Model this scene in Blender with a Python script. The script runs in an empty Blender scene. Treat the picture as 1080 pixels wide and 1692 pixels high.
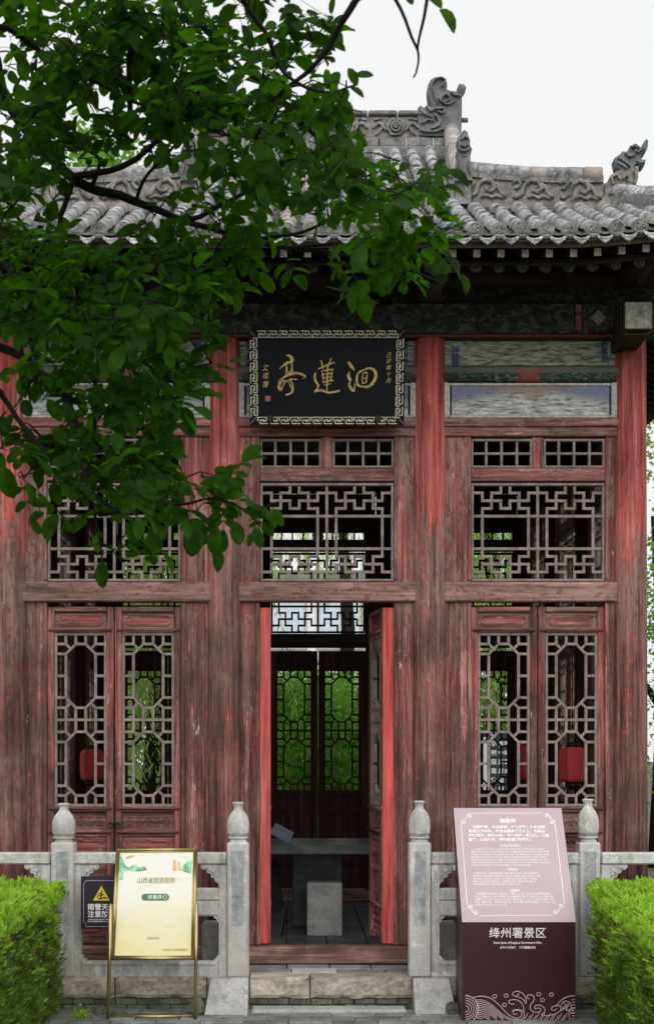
import bpy, math, random
from mathutils import Vector, Matrix, noise as mnoise
R = random.Random(7)
S = bpy.context.scene
COL = S.collection
rad = math.radians
# ------------------------------------------------------------------ camera, world, sun, exposure
F, CX, CZ, D0 = 2372.0, -0.185, 1.47, 8.8
cam = bpy.data.cameras.new('camera'); camo = bpy.data.objects.new('camera', cam); COL.objects.link(camo)
camo.location = (CX, -D0, CZ); camo.rotation_euler = (rad(90), 0, 0)
cam.lens = F / 1692 * 36; cam.sensor_width = 36; cam.sensor_fit = 'AUTO'
cam.shift_x = 50 / 1692; cam.shift_y = 404 / 1692
cam.clip_end = 500; cam.clip_start = 0.1
cam.dof.use_dof = True; cam.dof.focus_distance = 8.8; cam.dof.aperture_fstop = 6.3
S.camera = camo
W = bpy.data.worlds.new('World'); S.world = W; W.use_nodes = True
wn = W.node_tree.nodes; wl = W.node_tree.links
bg = wn['Background']; sky = wn.new('ShaderNodeTexSky'); sky.sky_type = 'NISHITA'; sky.sun_disc = False
SUN_EL, SUN_AZ = 42, 176
sky.sun_elevation = rad(SUN_EL); sky.sun_rotation = rad(SUN_AZ); sky.air_density = 1.5; sky.dust_density = 4
hs = wn.new('ShaderNodeHueSaturation'); hs.inputs['Saturation'].default_value = 0.12
mx = wn.new('ShaderNodeMix'); mx.data_type = 'RGBA'; mx.inputs[0].default_value = 0.93
mx.inputs[7].default_value = (6.75, 6.8, 6.85, 1)
wl.new(sky.outputs[0], hs.inputs['Color']); wl.new(hs.outputs[0], mx.inputs[6]); wl.new(mx.outputs[2], bg.inputs[0])
bg.inputs[1].default_value = 0.1
sl = bpy.data.lights.new('sun', 'SUN'); so = bpy.data.objects.new('sun', sl); COL.objects.link(so)
sl.energy = 1.6; sl.angle = rad(75); sl.color = (1, .985, .96)
a = rad(SUN_AZ); e = rad(SUN_EL)
sdir = Vector((math.sin(a) * math.cos(e), math.cos(a) * math.cos(e), math.sin(e)))
so.rotation_euler = sdir.to_track_quat('Z', 'Y').to_euler()
S.view_settings.view_transform = 'Standard'; S.view_settings.look = 'None'
S.view_settings.exposure = 0.5; S.view_settings.gamma = 1; S.view_settings.use_curve_mapping = False
S.cycles.use_denoising = True
S.cycles.max_bounces = 8; S.cycles.transparent_max_bounces = 8

# ------------------------------------------------------------------ helpers
def X(px, d=D0): return CX + (px - 490) * d / F
def Z(py, d=D0): return CZ - (py - 1250) * d / F
def P(px, py, d): return Vector((X(px, d), d - D0, Z(py, d)))

WL = {}
class MB:
    def __init__(s): s.v = []; s.f = []; s.sm = []
    def add(s, vs, fs, sm=False):
        o = len(s.v); s.v.extend([tuple(p) for p in vs]); s.f.extend([tuple(i + o for i in f) for f in fs]); s.sm.extend([sm] * len(fs))
        return s
    def box(s, x0, x1, y0, y1, z0, z1, b=0.0, T=None):
        if x0 > x1: x0, x1 = x1, x0
        if y0 > y1: y0, y1 = y1, y0
        if z0 > z1: z0, z1 = z1, z0
        if b <= 0:
            vs = [(x, y, z) for x in (x0, x1) for y in (y0, y1) for z in (z0, z1)]
            fs = [(0, 1, 3, 2), (4, 6, 7, 5), (0, 4, 5, 1), (2, 3, 7, 6), (0, 2, 6, 4), (1, 5, 7, 3)]
        else:
            b = min(b, (x1 - x0) * .45, (y1 - y0) * .45, (z1 - z0) * .45)
            vs = []; idx = {}
            for i, (x, sx) in enumerate(((x0, 1), (x1, -1))):
                for j, (y, sy) in enumerate(((y0, 1), (y1, -1))):
                    for k, (z, sz) in enumerate(((z0, 1), (z1, -1))):
                        idx[i, j, k, 0] = len(vs); vs.append((x, y + sy * b, z + sz * b))
                        idx[i, j, k, 1] = len(vs); vs.append((x + sx * b, y, z + sz * b))
                        idx[i, j, k, 2] = len(vs); vs.append((x + sx * b, y + sy * b, z))
            fs = []
            for i in (0, 1):
                q = [idx[i, 0, 0, 0], idx[i, 1, 0, 0], idx[i, 1, 1, 0], idx[i, 0, 1, 0]]; fs.append(q if i else q[::-1])
                q = [idx[0, i, 0, 1], idx[0, i, 1, 1], idx[1, i, 1, 1], idx[1, i, 0, 1]]; fs.append(q if i else q[::-1])
                q = [idx[0, 0, i, 2], idx[1, 0, i, 2], idx[1, 1, i, 2], idx[0, 1, i, 2]]; fs.append(q if i else q[::-1])
            for i in (0, 1):
                for j in (0, 1):
                    o = (i + j) % 2
                    q = [idx[i, j, 0, 0], idx[i, j, 1, 0], idx[i, j, 1, 1], idx[i, j, 0, 1]]; fs.append(q if o else q[::-1])
                    q = [idx[i, 0, j, 0], idx[i, 1, j, 0], idx[i, 1, j, 2], idx[i, 0, j, 2]]; fs.append(q[::-1] if o else q)
                    q = [idx[0, i, j, 1], idx[1, i, j, 1], idx[1, i, j, 2], idx[0, i, j, 2]]; fs.append(q if o else q[::-1])
            for i in (0, 1):
                for j in (0, 1):
                    for k in (0, 1):
                        t = [idx[i, j, k, 0], idx[i, j, k, 1], idx[i, j, k, 2]]
                        fs.append(t if (i + j + k) % 2 else t[::-1])
        if T: vs = [T(*p) for p in vs]
        return s.add(vs, fs)
    def bar(s, p, q, w, h, up=(0, 0, 1)):
        p = Vector(p); q = Vector(q); d = (q - p).normalized(); up = Vector(up)
        r = d.cross(up).normalized(); u = r.cross(d)
        vs = [c + r * (sx * w / 2) + u * (sz * h / 2) for c in (p, q) for sx in (-1, 1) for sz in (-1, 1)]
        return s.add(vs, [(0, 1, 3, 2), (4, 6, 7, 5), (0, 4, 5, 1), (2, 3, 7, 6), (0, 2, 6, 4), (1, 5, 7, 3)])
    def tube(s, pts, rs, n=8, cap=True):
        pts = [Vector(p) for p in pts]
        if not hasattr(rs, '__len__'): rs = [rs] * len(pts)
        o = len(s.v); up = Vector((0.03, 0.07, 1)); m = len(pts)
        prev = None
        for i, p in enumerate(pts):
            d = (pts[min(i + 1, m - 1)] - pts[max(i - 1, 0)]).normalized()
            if prev is None:
                r = d.cross(up); r = r.normalized() if r.length > 1e-3 else Vector((1, 0, 0))
            else:
                r = (prev - d * prev.dot(d)).normalized()
            prev = r; u = r.cross(d)
            for k in range(n):
                a = 2 * math.pi * k / n
                s.v.append(tuple(p + (r * math.cos(a) + u * math.sin(a)) * rs[i]))
        for i in range(m - 1):
            for k in range(n):
                k2 = (k + 1) % n
                s.f.append((o + i * n + k, o + i * n + k2, o + (i + 1) * n + k2, o + (i + 1) * n + k)); s.sm.append(True)
        if cap:
            s.f.append(tuple(o + k for k in range(n))[::-1]); s.sm.append(False)
            s.f.append(tuple(o + (m - 1) * n + k for k in range(n))); s.sm.append(False)
        return s
    def lathe(s, c, prof, n=20, rmod=None, ysq=1.0):
        c = Vector(c); o = len(s.v); m = len(prof)
        for (r, z) in prof:
            for k in range(n):
                a = 2 * math.pi * k / n
                rr = r * (rmod(a, z) if rmod else 1)
                s.v.append((c.x + rr * math.cos(a), c.y + rr * math.sin(a) * ysq, c.z + z))
        for i in range(m - 1):
            for k in range(n):
                k2 = (k + 1) % n
                s.f.append((o + i * n + k, o + i * n + k2, o + (i + 1) * n + k2, o + (i + 1) * n + k)); s.sm.append(True)
        s.f.append(tuple(o + k for k in range(n))[::-1]); s.f.append(tuple(o + (m - 1) * n + k for k in range(n))); s.sm += [False, False]
        return s
    def prism(s, pts, T, h0, h1, bev=0.0):
        # outline pts (a,b) -> T(a,b,h); closed solid between h0 and h1 with an optional soft edge at h1
        n = len(pts); area = sum(pts[i][0] * pts[(i + 1) % n][1] - pts[(i + 1) % n][0] * pts[i][1] for i in range(n))
        if area < 0: pts = pts[::-1]
        rings = [(pts, h0), (pts, h1 - (bev if h1 > h0 else -bev) if bev else h1)]
        if bev:
            ins = []
            for i in range(n):
                p0 = Vector(pts[i - 1]); p1 = Vector(pts[i]); p2 = Vector(pts[(i + 1) % n])
                d = ((p1 - p0).normalized() + (p2 - p1).normalized()); d = d.normalized() if d.length > 1e-6 else Vector((1, 0))
                ins.append((p1.x - d.y * bev, p1.y + d.x * bev))
            rings.append((ins, h1))
        vs = [T(a, b, h) for ring, h in rings for a, b in ring]; fs = [tuple(range(n))[::-1]]
        for r in range(len(rings) - 1):
            for i in range(n):
                j = (i + 1) % n; fs.append((r * n + i, r * n + j, (r + 1) * n + j, (r + 1) * n + i))
        fs.append(tuple((len(rings) - 1) * n + i for i in range(n)))
        return s.add(vs, fs)
    def stroke(s, pts, T, h=0.003, w=None, step=4, h0=0.0, rnd=False):
        # brush stroke: pts (a,b[,w]) smoothed; flat ribbon raised by h
        q = [(p[0], p[1], (p[2] if len(p) > 2 else w)) for p in pts]
        if len(q) > 2 and step > 1:
            out = []
            for i in range(len(q) - 1):
                a0 = q[max(i - 1, 0)]; a1 = q[i]; a2 = q[i + 1]; a3 = q[min(i + 2, len(q) - 1)]
                for k in range(step):
                    t = k / step
                    out.append(tuple(.5 * (2 * a1[c] + (a2[c] - a0[c]) * t + (2 * a0[c] - 5 * a1[c] + 4 * a2[c] - a3[c]) * t * t + (3 * a1[c] - a0[c] - 3 * a2[c] + a3[c]) * t ** 3) for c in range(3)))
            out.append(q[-1]); q = out
        L = []; Rr = []; Lt = []; Rt = []; n = len(q); m = []
        for i in range(n):
            d = Vector((q[min(i + 1, n - 1)][0] - q[max(i - 1, 0)][0], q[min(i + 1, n - 1)][1] - q[max(i - 1, 0)][1]))
            d = d.normalized() if d.length > 1e-9 else Vector((1, 0)); ww = max(q[i][2], 1e-4) / 2
            L.append(T(q[i][0] - d.y * ww, q[i][1] + d.x * ww, h0)); Rr.append(T(q[i][0] + d.y * ww, q[i][1] - d.x * ww, h0))
            k = .72
            Lt.append(T(q[i][0] - d.y * ww * k, q[i][1] + d.x * ww * k, h)); Rt.append(T(q[i][0] + d.y * ww * k, q[i][1] - d.x * ww * k, h))
        fs = []
        for i in range(n - 1):
            for A, B in ((0, 1), (1, 2), (2, 3)):
                fs.append((A * n + i, B * n + i, B * n + i + 1, A * n + i + 1))
        fs.append((0, 3 * n, 2 * n, n)); e = n - 1; fs.append((e, n + e, 2 * n + e, 3 * n + e))
        return s.add(L + Lt + Rt + Rr, fs)
    def mesh(s, name, mat, origin=(0, 0, 0)):
        o = Vector(origin); m = bpy.data.meshes.new(name)
        m.from_pydata([tuple(Vector(v) - o) for v in s.v], [], s.f)
        m.polygons.foreach_set('use_smooth', s.sm); m.materials.append(mat); m.update()
        return m
    def build(s, name, mat, parent=None, origin=None, **kw):
        if origin is None:
            xs = [v[0] for v in s.v]; ys = [v[1] for v in s.v]; zs = [v[2] for v in s.v]
            origin = ((min(xs) + max(xs)) / 2, (min(ys) + max(ys)) / 2, min(zs))
        return link(name, s.mesh(name, mat, origin), origin, parent, **kw)

def link(name, mesh, loc, parent=None, rot=None, label=None, cat=None, group=None, kind=None):
    o = bpy.data.objects.new(name, mesh); COL.objects.link(o)
    WL[o] = Vector(loc); o.location = loc
    if parent: o.parent = parent; o.location = Vector(loc) - WL[parent]
    if rot: o.rotation_euler = rot
    tag(o, label, cat, group, kind); return o
def tag(o, label=None, cat=None, group=None, kind=None):
    if label: o['label'] = label
    if cat: o['category'] = cat
    if group: o['group'] = group
    if kind: o['kind'] = kind
    return o
def thing(name, loc, label, cat, group=None):
    return link(name, None, loc, label=label, cat=cat, group=group)
def text(body, size, name, mat, parent, T, align='CENTER', bold=0.0, sx=1.0, spacing=1.0, line=1.0, h=0.001, shear=0, **kw):
    c = bpy.data.curves.new('t', 'FONT'); c.body = body; c.size = size; c.align_x = align; c.offset = bold
    c.space_character = spacing; c.space_line = line; c.resolution_u = 2; c.shear = shear
    o = bpy.data.objects.new('t', c); COL.objects.link(o); bpy.context.view_layer.update()
    m = bpy.data.meshes.new_from_object(o.evaluated_get(bpy.context.evaluated_depsgraph_get()))
    bpy.data.objects.remove(o); bpy.data.curves.remove(c)
    b = MB(); b.add([T(v.co.x * sx, v.co.y, h) for v in m.vertices], [tuple(p.vertices) for p in m.polygons])
    return b.build(name, mat, parent, **kw)

# ------------------------------------------------------------------ materials
def newmat(name):
    m = bpy.data.materials.new(name); m.use_nodes = True; nt = m.node_tree; return m, nt, nt.nodes['Principled BSDF']
class NT:
    def __init__(s, nt): s.nt = nt; s.n = nt.nodes; s.l = nt.links
    def node(s, t, **k):
        n = s.n.new(t)
        for a_, v in k.items(): setattr(n, a_, v)
        return n
    def set(s, inp, v):
        if hasattr(v, 'bl_idname') or isinstance(v, bpy.types.NodeSocket): s.l.new(v, inp)
        else: inp.default_value = v
    def pos(s, scale, local=False):
        g = s.node('ShaderNodeTexCoord').outputs['Object'] if local else s.node('ShaderNodeNewGeometry').outputs['Position']
        m = s.node('ShaderNodeMapping'); s.l.new(g, m.inputs[0]); m.inputs['Scale'].default_value = scale
        return m.outputs[0]
    def noise(s, vec, scale=1, detail=4, rough=.6, dist=0):
        n = s.node('ShaderNodeTexNoise'); s.l.new(vec, n.inputs['Vector']); n.inputs['Scale'].default_value = scale
        n.inputs['Detail'].default_value = detail; n.inputs['Roughness'].default_value = rough; n.inputs['Distortion'].default_value = dist
        return n.outputs['Fac']
    def ramp(s, fac, stops):
        r = s.node('ShaderNodeValToRGB'); s.l.new(fac, r.inputs[0]); e = r.color_ramp.elements
        while len(e) < len(stops): e.new(.5)
        for el, (p, c) in zip(e, stops):
            el.position = p; el.color = (c, c, c, 1) if not hasattr(c, '__len__') else (*c, 1)
        return r.outputs[0]
    def mix(s, f, a_, b_, mode='MIX'):
        m = s.node('ShaderNodeMix', data_type='RGBA', blend_type=mode)
        s.set(m.inputs[0], f)
        for i, v in ((6, a_), (7, b_)):
            if isinstance(v, bpy.types.NodeSocket): s.l.new(v, m.inputs[i])
            else: m.inputs[i].default_value = (*v, 1)
        return m.outputs[2]
    def math(s, op, a_, b_=None, clamp=False):
        m = s.node('ShaderNodeMath', operation=op, use_clamp=clamp); s.set(m.inputs[0], a_)
        if b_ is not None: s.set(m.inputs[1], b_)
        return m.outputs[0]
    def bump(s, h, strength, dist, bsdf):
        b = s.node('ShaderNodeBump'); s.l.new(h, b.inputs['Height']); b.inputs['Strength'].default_value = strength
        b.inputs['Distance'].default_value = dist; s.l.new(b.outputs[0], bsdf.inputs['Normal'])

def wood(name, grain='V', bias=0.0, hgrad=0.0, paint=(.40, .062, .055), paint2=(.24, .035, .032), dark=1.0, h0=1.6, h1=3.6, local=False, primer=.35, lightw=(.24, .175, .15), bmp=1.0):
    m, nt, b = newmat(name); N = NT(nt)
    sc = {'V': (1, 1, .045), 'H': (.05, .05, 1)}[grain]
    p = N.pos(sc, local); p2 = N.pos({'V': (1, 1, .22), 'H': (.22, .22, 1)}[grain], local)
    pw = N.pos((1, 1, 1), local)
    fine = N.noise(p, 70, 6, .78); mid = N.noise(p, 22, 7, .68, .3); patch = N.noise(p2, 9, 8, .66, .2); big = N.noise(pw, 1.3, 3, .5)
    k = N.math('ADD', N.math('ADD', N.math('MULTIPLY', patch, .95), N.math('MULTIPLY', mid, .55)), N.math('MULTIPLY', fine, .42))
    k = N.math('ADD', k, N.math('MULTIPLY', big, .7)); k = N.math('ADD', k, bias - 1.27)
    if hgrad:
        z = N.node('ShaderNodeSeparateXYZ'); N.l.new(N.node('ShaderNodeNewGeometry').outputs['Position'], z.inputs[0])
        mr = N.node('ShaderNodeMapRange'); N.l.new(z.outputs[2], mr.inputs[0])
        for i, v in ((1, h0), (2, h1), (3, 0), (4, hgrad)): mr.inputs[i].default_value = v
        k = N.math('ADD', k, mr.outputs[0])
    flake = N.noise(N.pos({'V': (1, 1, .42), 'H': (.42, .42, 1)}[grain], local), 34, 6, .72)
    fl = N.ramp(N.math('ADD', flake, N.math('MULTIPLY', k, .18)), [(.525, 0), (.536, .9)])
    hole = N.ramp(N.math('ADD', flake, N.math('MULTIPLY', k, -.12)), [(.645, 0), (.655, 1)])
    mask = N.math('MULTIPLY', N.math('MAXIMUM', N.ramp(k, [(.0, 0), (.022, 1)]), fl if primer else 0.0), N.math('SUBTRACT', 1.0, hole if primer else 0.0))
    d = dark; vary = N.noise(pw, 3.5, 4, .6); crack = N.noise(N.pos({'V': (1, 1, .018), 'H': (.018, .018, 1)}[grain], local), 55, 3, .6)
    wcol = N.ramp(fine, [(.30, (.022 * d, .013 * d, .011 * d)), (.47, (.100 * d, .052 * d, .042 * d)), (.60, (.165 * d, .100 * d, .084 * d)), (.75, tuple(c * d for c in lightw))])
    wcol = N.mix(N.ramp(mid, [(.40, .55), (.62, 0)]), wcol, (.045 * d, .026 * d, .022 * d))
    wcol = N.mix(N.ramp(vary, [(.36, .5), (.62, 0)]), wcol, (.038 * d, .022 * d, .018 * d)); wcol = N.mix(N.ramp(vary, [(.5, 0), (.7, .35)]), wcol, (.23 * d, .155 * d, .135 * d))
    wcol = N.mix(N.ramp(crack, [(.335, .9), (.375, 0)]), wcol, (.010, .006, .005))
    pcol = N.mix(N.ramp(patch, [(.35, 0), (.65, 1)]), paint2, paint)
    pcol = N.mix(N.ramp(fine, [(.36, .65), (.50, 0)]), pcol, tuple(c * .4 for c in paint2))
    pcol = N.mix(N.ramp(mid, [(.52, 0), (.70, .55)]), pcol, (.42 * d, .20 * d, .18 * d))
    edge = N.math('MULTIPLY', N.ramp(k, [(.0, 0), (.005, 1)]), N.ramp(k, [(.03, 1), (.06, 0)]))
    zz_ = N.node('ShaderNodeSeparateXYZ'); N.l.new(N.node('ShaderNodeNewGeometry').outputs['Position'], zz_.inputs[0])
    up_ = N.math('ADD', zz_.outputs[2], N.math('MULTIPLY', N.math('SUBTRACT', patch, .5), 1.6))
    if primer: wcol = N.mix(N.math('MULTIPLY', N.ramp(N.math('MULTIPLY', up_, .25), [(.50, 0), (.70, .62)]), N.ramp(fine, [(.36, .25), (.5, 1)])), wcol, (.30, .195, .17))
    soft = N.math('MULTIPLY', N.ramp(N.math('ADD', k, .25), [(-.0, 0.06), (.30, .55)]), N.ramp(fine, [(.34, .5), (.5, 1)]))
    if primer: wcol = N.mix(soft, wcol, tuple(c * q_ for c, q_ in zip(paint, (.70, 1.05, .98))))
    col = N.mix(mask, wcol, pcol)
    if primer: col = N.mix(N.math('MULTIPLY', N.ramp(mid, [(.48, .0), (.66, .30)]), 1.0), col, (.40, .20, .18))
    if primer: col = N.mix(N.math('MULTIPLY', N.math('MULTIPLY', edge, primer), N.ramp(mid, [(.45, 0), (.6, 1)])), col, (.46 * d, .27 * d, .25 * d))
    grain2 = N.noise(N.pos({'V': (1, 1, .03), 'H': (.03, .03, 1)}[grain], local), 38, 5, .8)
    col = N.mix(1.0, col, N.ramp(grain2, [(.33, .28), (.44, .88), (.52, 1.15), (.66, 1.55)]), 'MULTIPLY')
    if primer: col = N.mix(1.0, col, N.ramp(N.noise(p2, 5, 6, .7, .4), [(.36, .62), (.50, 1.08), (.66, 1.35)]), 'MULTIPLY')
    # chips of pale primer
    chip = N.ramp(N.noise(N.pos({'V': (1, 1, .28), 'H': (.28, .28, 1)}[grain], local), 19, 6, .75), [(.645, 0), (.66, 1)])
    col = N.mix(N.math('MULTIPLY', chip, min(1, primer * 1.7)), col, (.47, .36, .31))
    N.l.new(col, b.inputs['Base Color']); b.inputs['Roughness'].default_value = .75; b.inputs['Specular IOR Level'].default_value = .3
    h = N.math('ADD', N.math('MULTIPLY', fine, .6), N.math('ADD', N.math('MULTIPLY', mask, .35), N.math('MULTIPLY', mid, .5)))
    N.bump(h, bmp, .006, b); return m
def stone(name, c0, c1, scale=6, rough=.85, bump=.5, spots=None, bdist=.006, fine=60, local=False, rnd=0.0, moss=0.0, stain=0.0):
    m, nt, b = newmat(name); N = NT(nt); p = N.pos((1, 1, 1), local)
    n1 = N.noise(p, scale, 8, .65); n2 = N.noise(p, fine, 4, .7)
    col = N.ramp(n1, [(.32, c0), (.68, c1)])
    col = N.mix(N.ramp(n2, [(.35, .45), (.6, 0)]), col, tuple(x * .45 for x in c0))
    if spots:
        n3 = N.noise(p, scale * 2.3, 6, .7); col = N.mix(N.ramp(n3, [(.56, 0), (.66, .8)]), col, spots)
    if moss:
        n4 = N.noise(p, scale * 1.4 + 1, 7, .72); col = N.mix(N.ramp(n4, [(.60 - moss * .15, 0), (.74 - moss * .15, .9)]), col, (.055, .075, .02))
    if stain:
        n5 = N.noise(N.pos((1, 1, .22), local), 11, 6, .7); col = N.mix(N.ramp(n5, [(.50, 0), (.66, stain)]), col, (.13, .125, .11)); n6 = N.noise(p, 3.1, 5, .6); col = N.mix(N.ramp(n6, [(.5, 0), (.66, stain * .6)]), col, (.46, .38, .29))
    if rnd:
        oi = N.node('ShaderNodeObjectInfo'); col = N.mix(1.0, col, N.ramp(oi.outputs['Random'], [(0, 1 - rnd), (1, 1 + rnd * .3)]), 'MULTIPLY')
    N.l.new(col, b.inputs['Base Color']); b.inputs['Roughness'].default_value = rough; b.inputs['Specular IOR Level'].default_value = .25
    N.bump(N.math('ADD', n1, N.math('MULTIPLY', n2, .3)), bump, bdist, b); return m
def flat(name, c, rough=.6, metal=0.0, spec=.4, var=.12, scale=9):
    m, nt, b = newmat(name); N = NT(nt); p = N.pos((1, 1, 1)); n1 = N.noise(p, scale, 5, .6)
    col = N.mix(N.ramp(n1, [(.35, 0), (.65, 1)]), tuple(x * (1 - var) for x in c), tuple(min(1, x * (1 + var)) for x in c))
    N.l.new(col, b.inputs['Base Color']); b.inputs['Roughness'].default_value = rough; b.inputs['Metallic'].default_value = metal
    b.inputs['Specular IOR Level'].default_value = spec; return m
def leafmat(name, c0, c1, trans=.35, rough=.5, scale=1.2, tc=None, spec=.15):
    m, nt, b = newmat(name); N = NT(nt)
    n1 = N.noise(N.pos((1, 1, 1)), scale, 4, .6); n2 = N.noise(N.pos((1, 1, 1)), scale * 14, 2, .6)
    f = N.math('ADD', N.math('MULTIPLY', n1, .5), N.math('MULTIPLY', n2, .5))
    col = N.ramp(f, [(.36, c0), (.62, c1)])
    N.l.new(col, b.inputs['Base Color']); b.inputs['Roughness'].default_value = rough; b.inputs['Specular IOR Level'].default_value = spec
    tr = N.node('ShaderNodeBsdfTranslucent')
    N.l.new(N.mix(1.0, col, tc or (1.5, 1.9, .6), 'MULTIPLY'), tr.inputs[0])
    ms = N.node('ShaderNodeMixShader'); ms.inputs[0].default_value = trans
    N.l.new(b.outputs[0], ms.inputs[1]); N.l.new(tr.outputs[0], ms.inputs[2]); N.l.new(ms.outputs[0], N.n['Material Output'].inputs[0]); return m
M = {}
M['col'] = wood('column_wood', 'V', -.30, .62, paint=(.40, .080, .070), paint2=(.30, .055, .048), h0=2.55, h1=3.4, dark=1.15)
M['jamb'] = wood('jamb_wood', 'V', -.12, .12, paint=(.24, .068, .062), paint2=(.17, .045, .042), h0=1.9, h1=3.4, primer=.55, dark=1.15)
M['beam'] = wood('beam_wood', 'H', -.30, 0, paint=(.24, .07, .065), paint2=(.2, .055, .055), primer=.4, dark=1.6)
M['rail'] = wood('rail_wood', 'H', -.02, 0, paint=(.23, .078, .074), paint2=(.17, .055, .054), primer=.6, dark=1.3)
M['doorv'] = wood('door_wood', 'V', -.05, 0, paint=(.27, .068, .063), paint2=(.17, .042, .041), primer=.5, dark=1.15)
M['doorh'] = wood('door_rail_wood', 'H', -.12, 0, paint=(.24, .068, .063), paint2=(.17, .045, .043), primer=.5, dark=1.3)
M['lat'] = stone('lattice_grey_wood', (.17, .13, .118), (.37, .31, .285), 14, spots=(.24, .13, .12), fine=110, bump=.3, bdist=.002)
M['panel'] = wood('panel_wood', 'H', .04, 0, paint=(.24, .065, .062), paint2=(.17, .042, .042), primer=.3, dark=1.2)
M['carve'] = wood('carved_wood', 'H', -.5, 0, dark=1.7, lightw=(.24, .18, .16), primer=.2, bmp=.4)
M['redpost'] = wood('fresh_red_wood', 'V', .75, 0, paint=(.56, .095, .088), paint2=(.46, .07, .065), primer=0, bmp=.4)
M['sill'] = wood('threshold_wood', 'H', -.5, 0, lightw=(.26, .22, .20), dark=1.7, primer=.2)
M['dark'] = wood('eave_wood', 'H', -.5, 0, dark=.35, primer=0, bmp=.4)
M['shadered'] = wood('shaded_red_wood', 'V', .5, 0, paint=(.035, .006, .006), paint2=(.025, .005, .005), primer=0, dark=.3)  # darker copy of the red woodwork, indoor shade put into its colour
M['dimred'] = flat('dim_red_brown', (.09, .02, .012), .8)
M['rafter'] = stone('rafter_end_paint', (.22, .2, .17), (.45, .42, .36), 14, local=False)
M['eaveboard'] = stone('eave_board_paint', (.13, .115, .085), (.30, .27, .21), 9)
M['tile'] = stone('roof_tile_clay', (.13, .132, .135), (.64, .645, .65), 17, rnd=.34, spots=(.70, .71, .71), fine=60, bump=.9, moss=.12)
M['tilepink'] = stone('roof_tile_pinkish', (.30, .25, .225), (.50, .44, .40), 8, rnd=.2)
M['pan'] = stone('pan_tile_mossy', (.075, .075, .065), (.24, .235, .21), 12, moss=.9, bump=.7)
M['ridge'] = stone('ridge_brick_grey', (.08, .082, .085), (.34, .335, .325), 10, rnd=.25, spots=(.42, .40, .37), bump=.6)
M['ridgedark'] = stone('beast_grey_clay', (.10, .105, .11), (.25, .255, .265), 12)
M['ridgepink'] = stone('carved_clay_buff', (.11, .10, .09), (.36, .33, .30), 11, spots=(.46, .43, .40))
M['mortar'] = stone('mortar_white', (.42, .41, .38), (.62, .6, .56), 14)
M['marble'] = stone('balustrade_stone', (.43, .415, .39), (.68, .69, .69), 5, spots=(.76, .77, .78), fine=90, bump=.5, bdist=.004, stain=.5)
M['marbled'] = stone('post_carving_stone', (.22, .23, .24), (.52, .53, .54), 20, fine=120, bump=.9, bdist=.004)
M['kerb'] = stone('rough_buff_stone', (.30, .26, .215), (.70, .63, .54), 7, bump=1.0, bdist=.02, fine=40, rnd=.25)
M['brick'] = stone('grey_green_brick', (.09, .10, .07), (.24, .25, .19), 9, rnd=.3, bump=.6, moss=.5)
M['paver'] = stone('grey_paver', (.16, .17, .16), (.37, .38, .36), 5, rnd=.35, moss=.35, rough=.7)
M['joint'] = stone('joint_mortar', (.2, .2, .17), (.4, .4, .36), 12)
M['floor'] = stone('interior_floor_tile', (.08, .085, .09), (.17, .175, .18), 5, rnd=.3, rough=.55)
M['slab'] = stone('pale_slab_stone', (.34, .34, .33), (.58, .57, .55), 6, spots=(.25, .25, .26), rnd=.15)
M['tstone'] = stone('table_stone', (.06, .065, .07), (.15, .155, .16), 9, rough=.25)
M['gate'] = stone('grey_block_stone', (.22, .22, .22), (.40, .40, .39), 10)
M['ground'] = stone('earth_ground', (.07, .075, .05), (.17, .16, .12), 2, moss=.7)
M['black'] = flat('plaque_black_lacquer', (.003, .0038, .006), .55, 0, .12, .4)
M['cream'] = flat('meander_cream', (.50, .45, .33), .6, 0, .3, .3, 30)
M['gold'] = flat('calligraphy_gold', (.36, .26, .10), .5, .2, .4, .6, 60)
M['seal'] = flat('seal_red', (.3, .1, .07), .7)
M['signtop'] = flat('sign_pale_mauve', (.44, .335, .365), .28, 0, .5, .05, 3)
M['signfront'] = flat('sign_maroon', (.048, .011, .016), .38, 0, .4, .12, 4)
M['white'] = flat('white_print', (.85, .82, .83), .6, 0, .3, .02)
M['wave'] = flat('pale_pink_print', (.60, .46, .48), .6, 0, .3, .03)
M['warn'] = flat('warning_board_navy', (.018, .012, .024), .4, 0, .4, .1)
M['warnline'] = flat('warning_board_lilac_line', (.45, .4, .5), .6)
M['yellow'] = flat('warning_yellow', (.75, .55, .03), .5, 0, .4, .03)
M['blackp'] = flat('black_print', (.01, .01, .01), .6)
M['brass'] = flat('easel_brass', (.45, .36, .16), .28, .85, .5, .12, 5)
M['pgreen'] = flat('poster_green_badge', (.07, .22, .09), .6)
M['pink'] = flat('poster_green_hills', (.28, .52, .36), .7, 0, .3, .5, 25)
M['porange'] = flat('poster_orange_tower', (.66, .45, .20), .7, 0, .3, .2)
M['ptext'] = flat('poster_olive_text', (.32, .30, .15), .7, 0, .3, .2)
M['lantern'] = flat('lantern_red_cloth', (.50, .045, .05), .6, 0, .3, .1)
M['cloth'] = flat('black_cloth', (.008, .008, .009), .9)
M['iron'] = flat('dark_iron', (.02, .017, .015), .5, .6)
M['wall'] = flat('far_white_wall', (.74, .76, .78), .8)
M['roofgrey'] = flat('far_roof_grey', (.16, .17, .18), .8)
M['shutter'] = flat('far_window_blue', (.52, .60, .66), .3)
M['blue'] = flat('board_blue', (.03, .25, .6), .5)
M['boarddark'] = flat('board_dark_green', (.01, .03, .03), .4)
M['bark'] = stone('dark_bark', (.006, .005, .005), (.02, .017, .015), 14)
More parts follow.
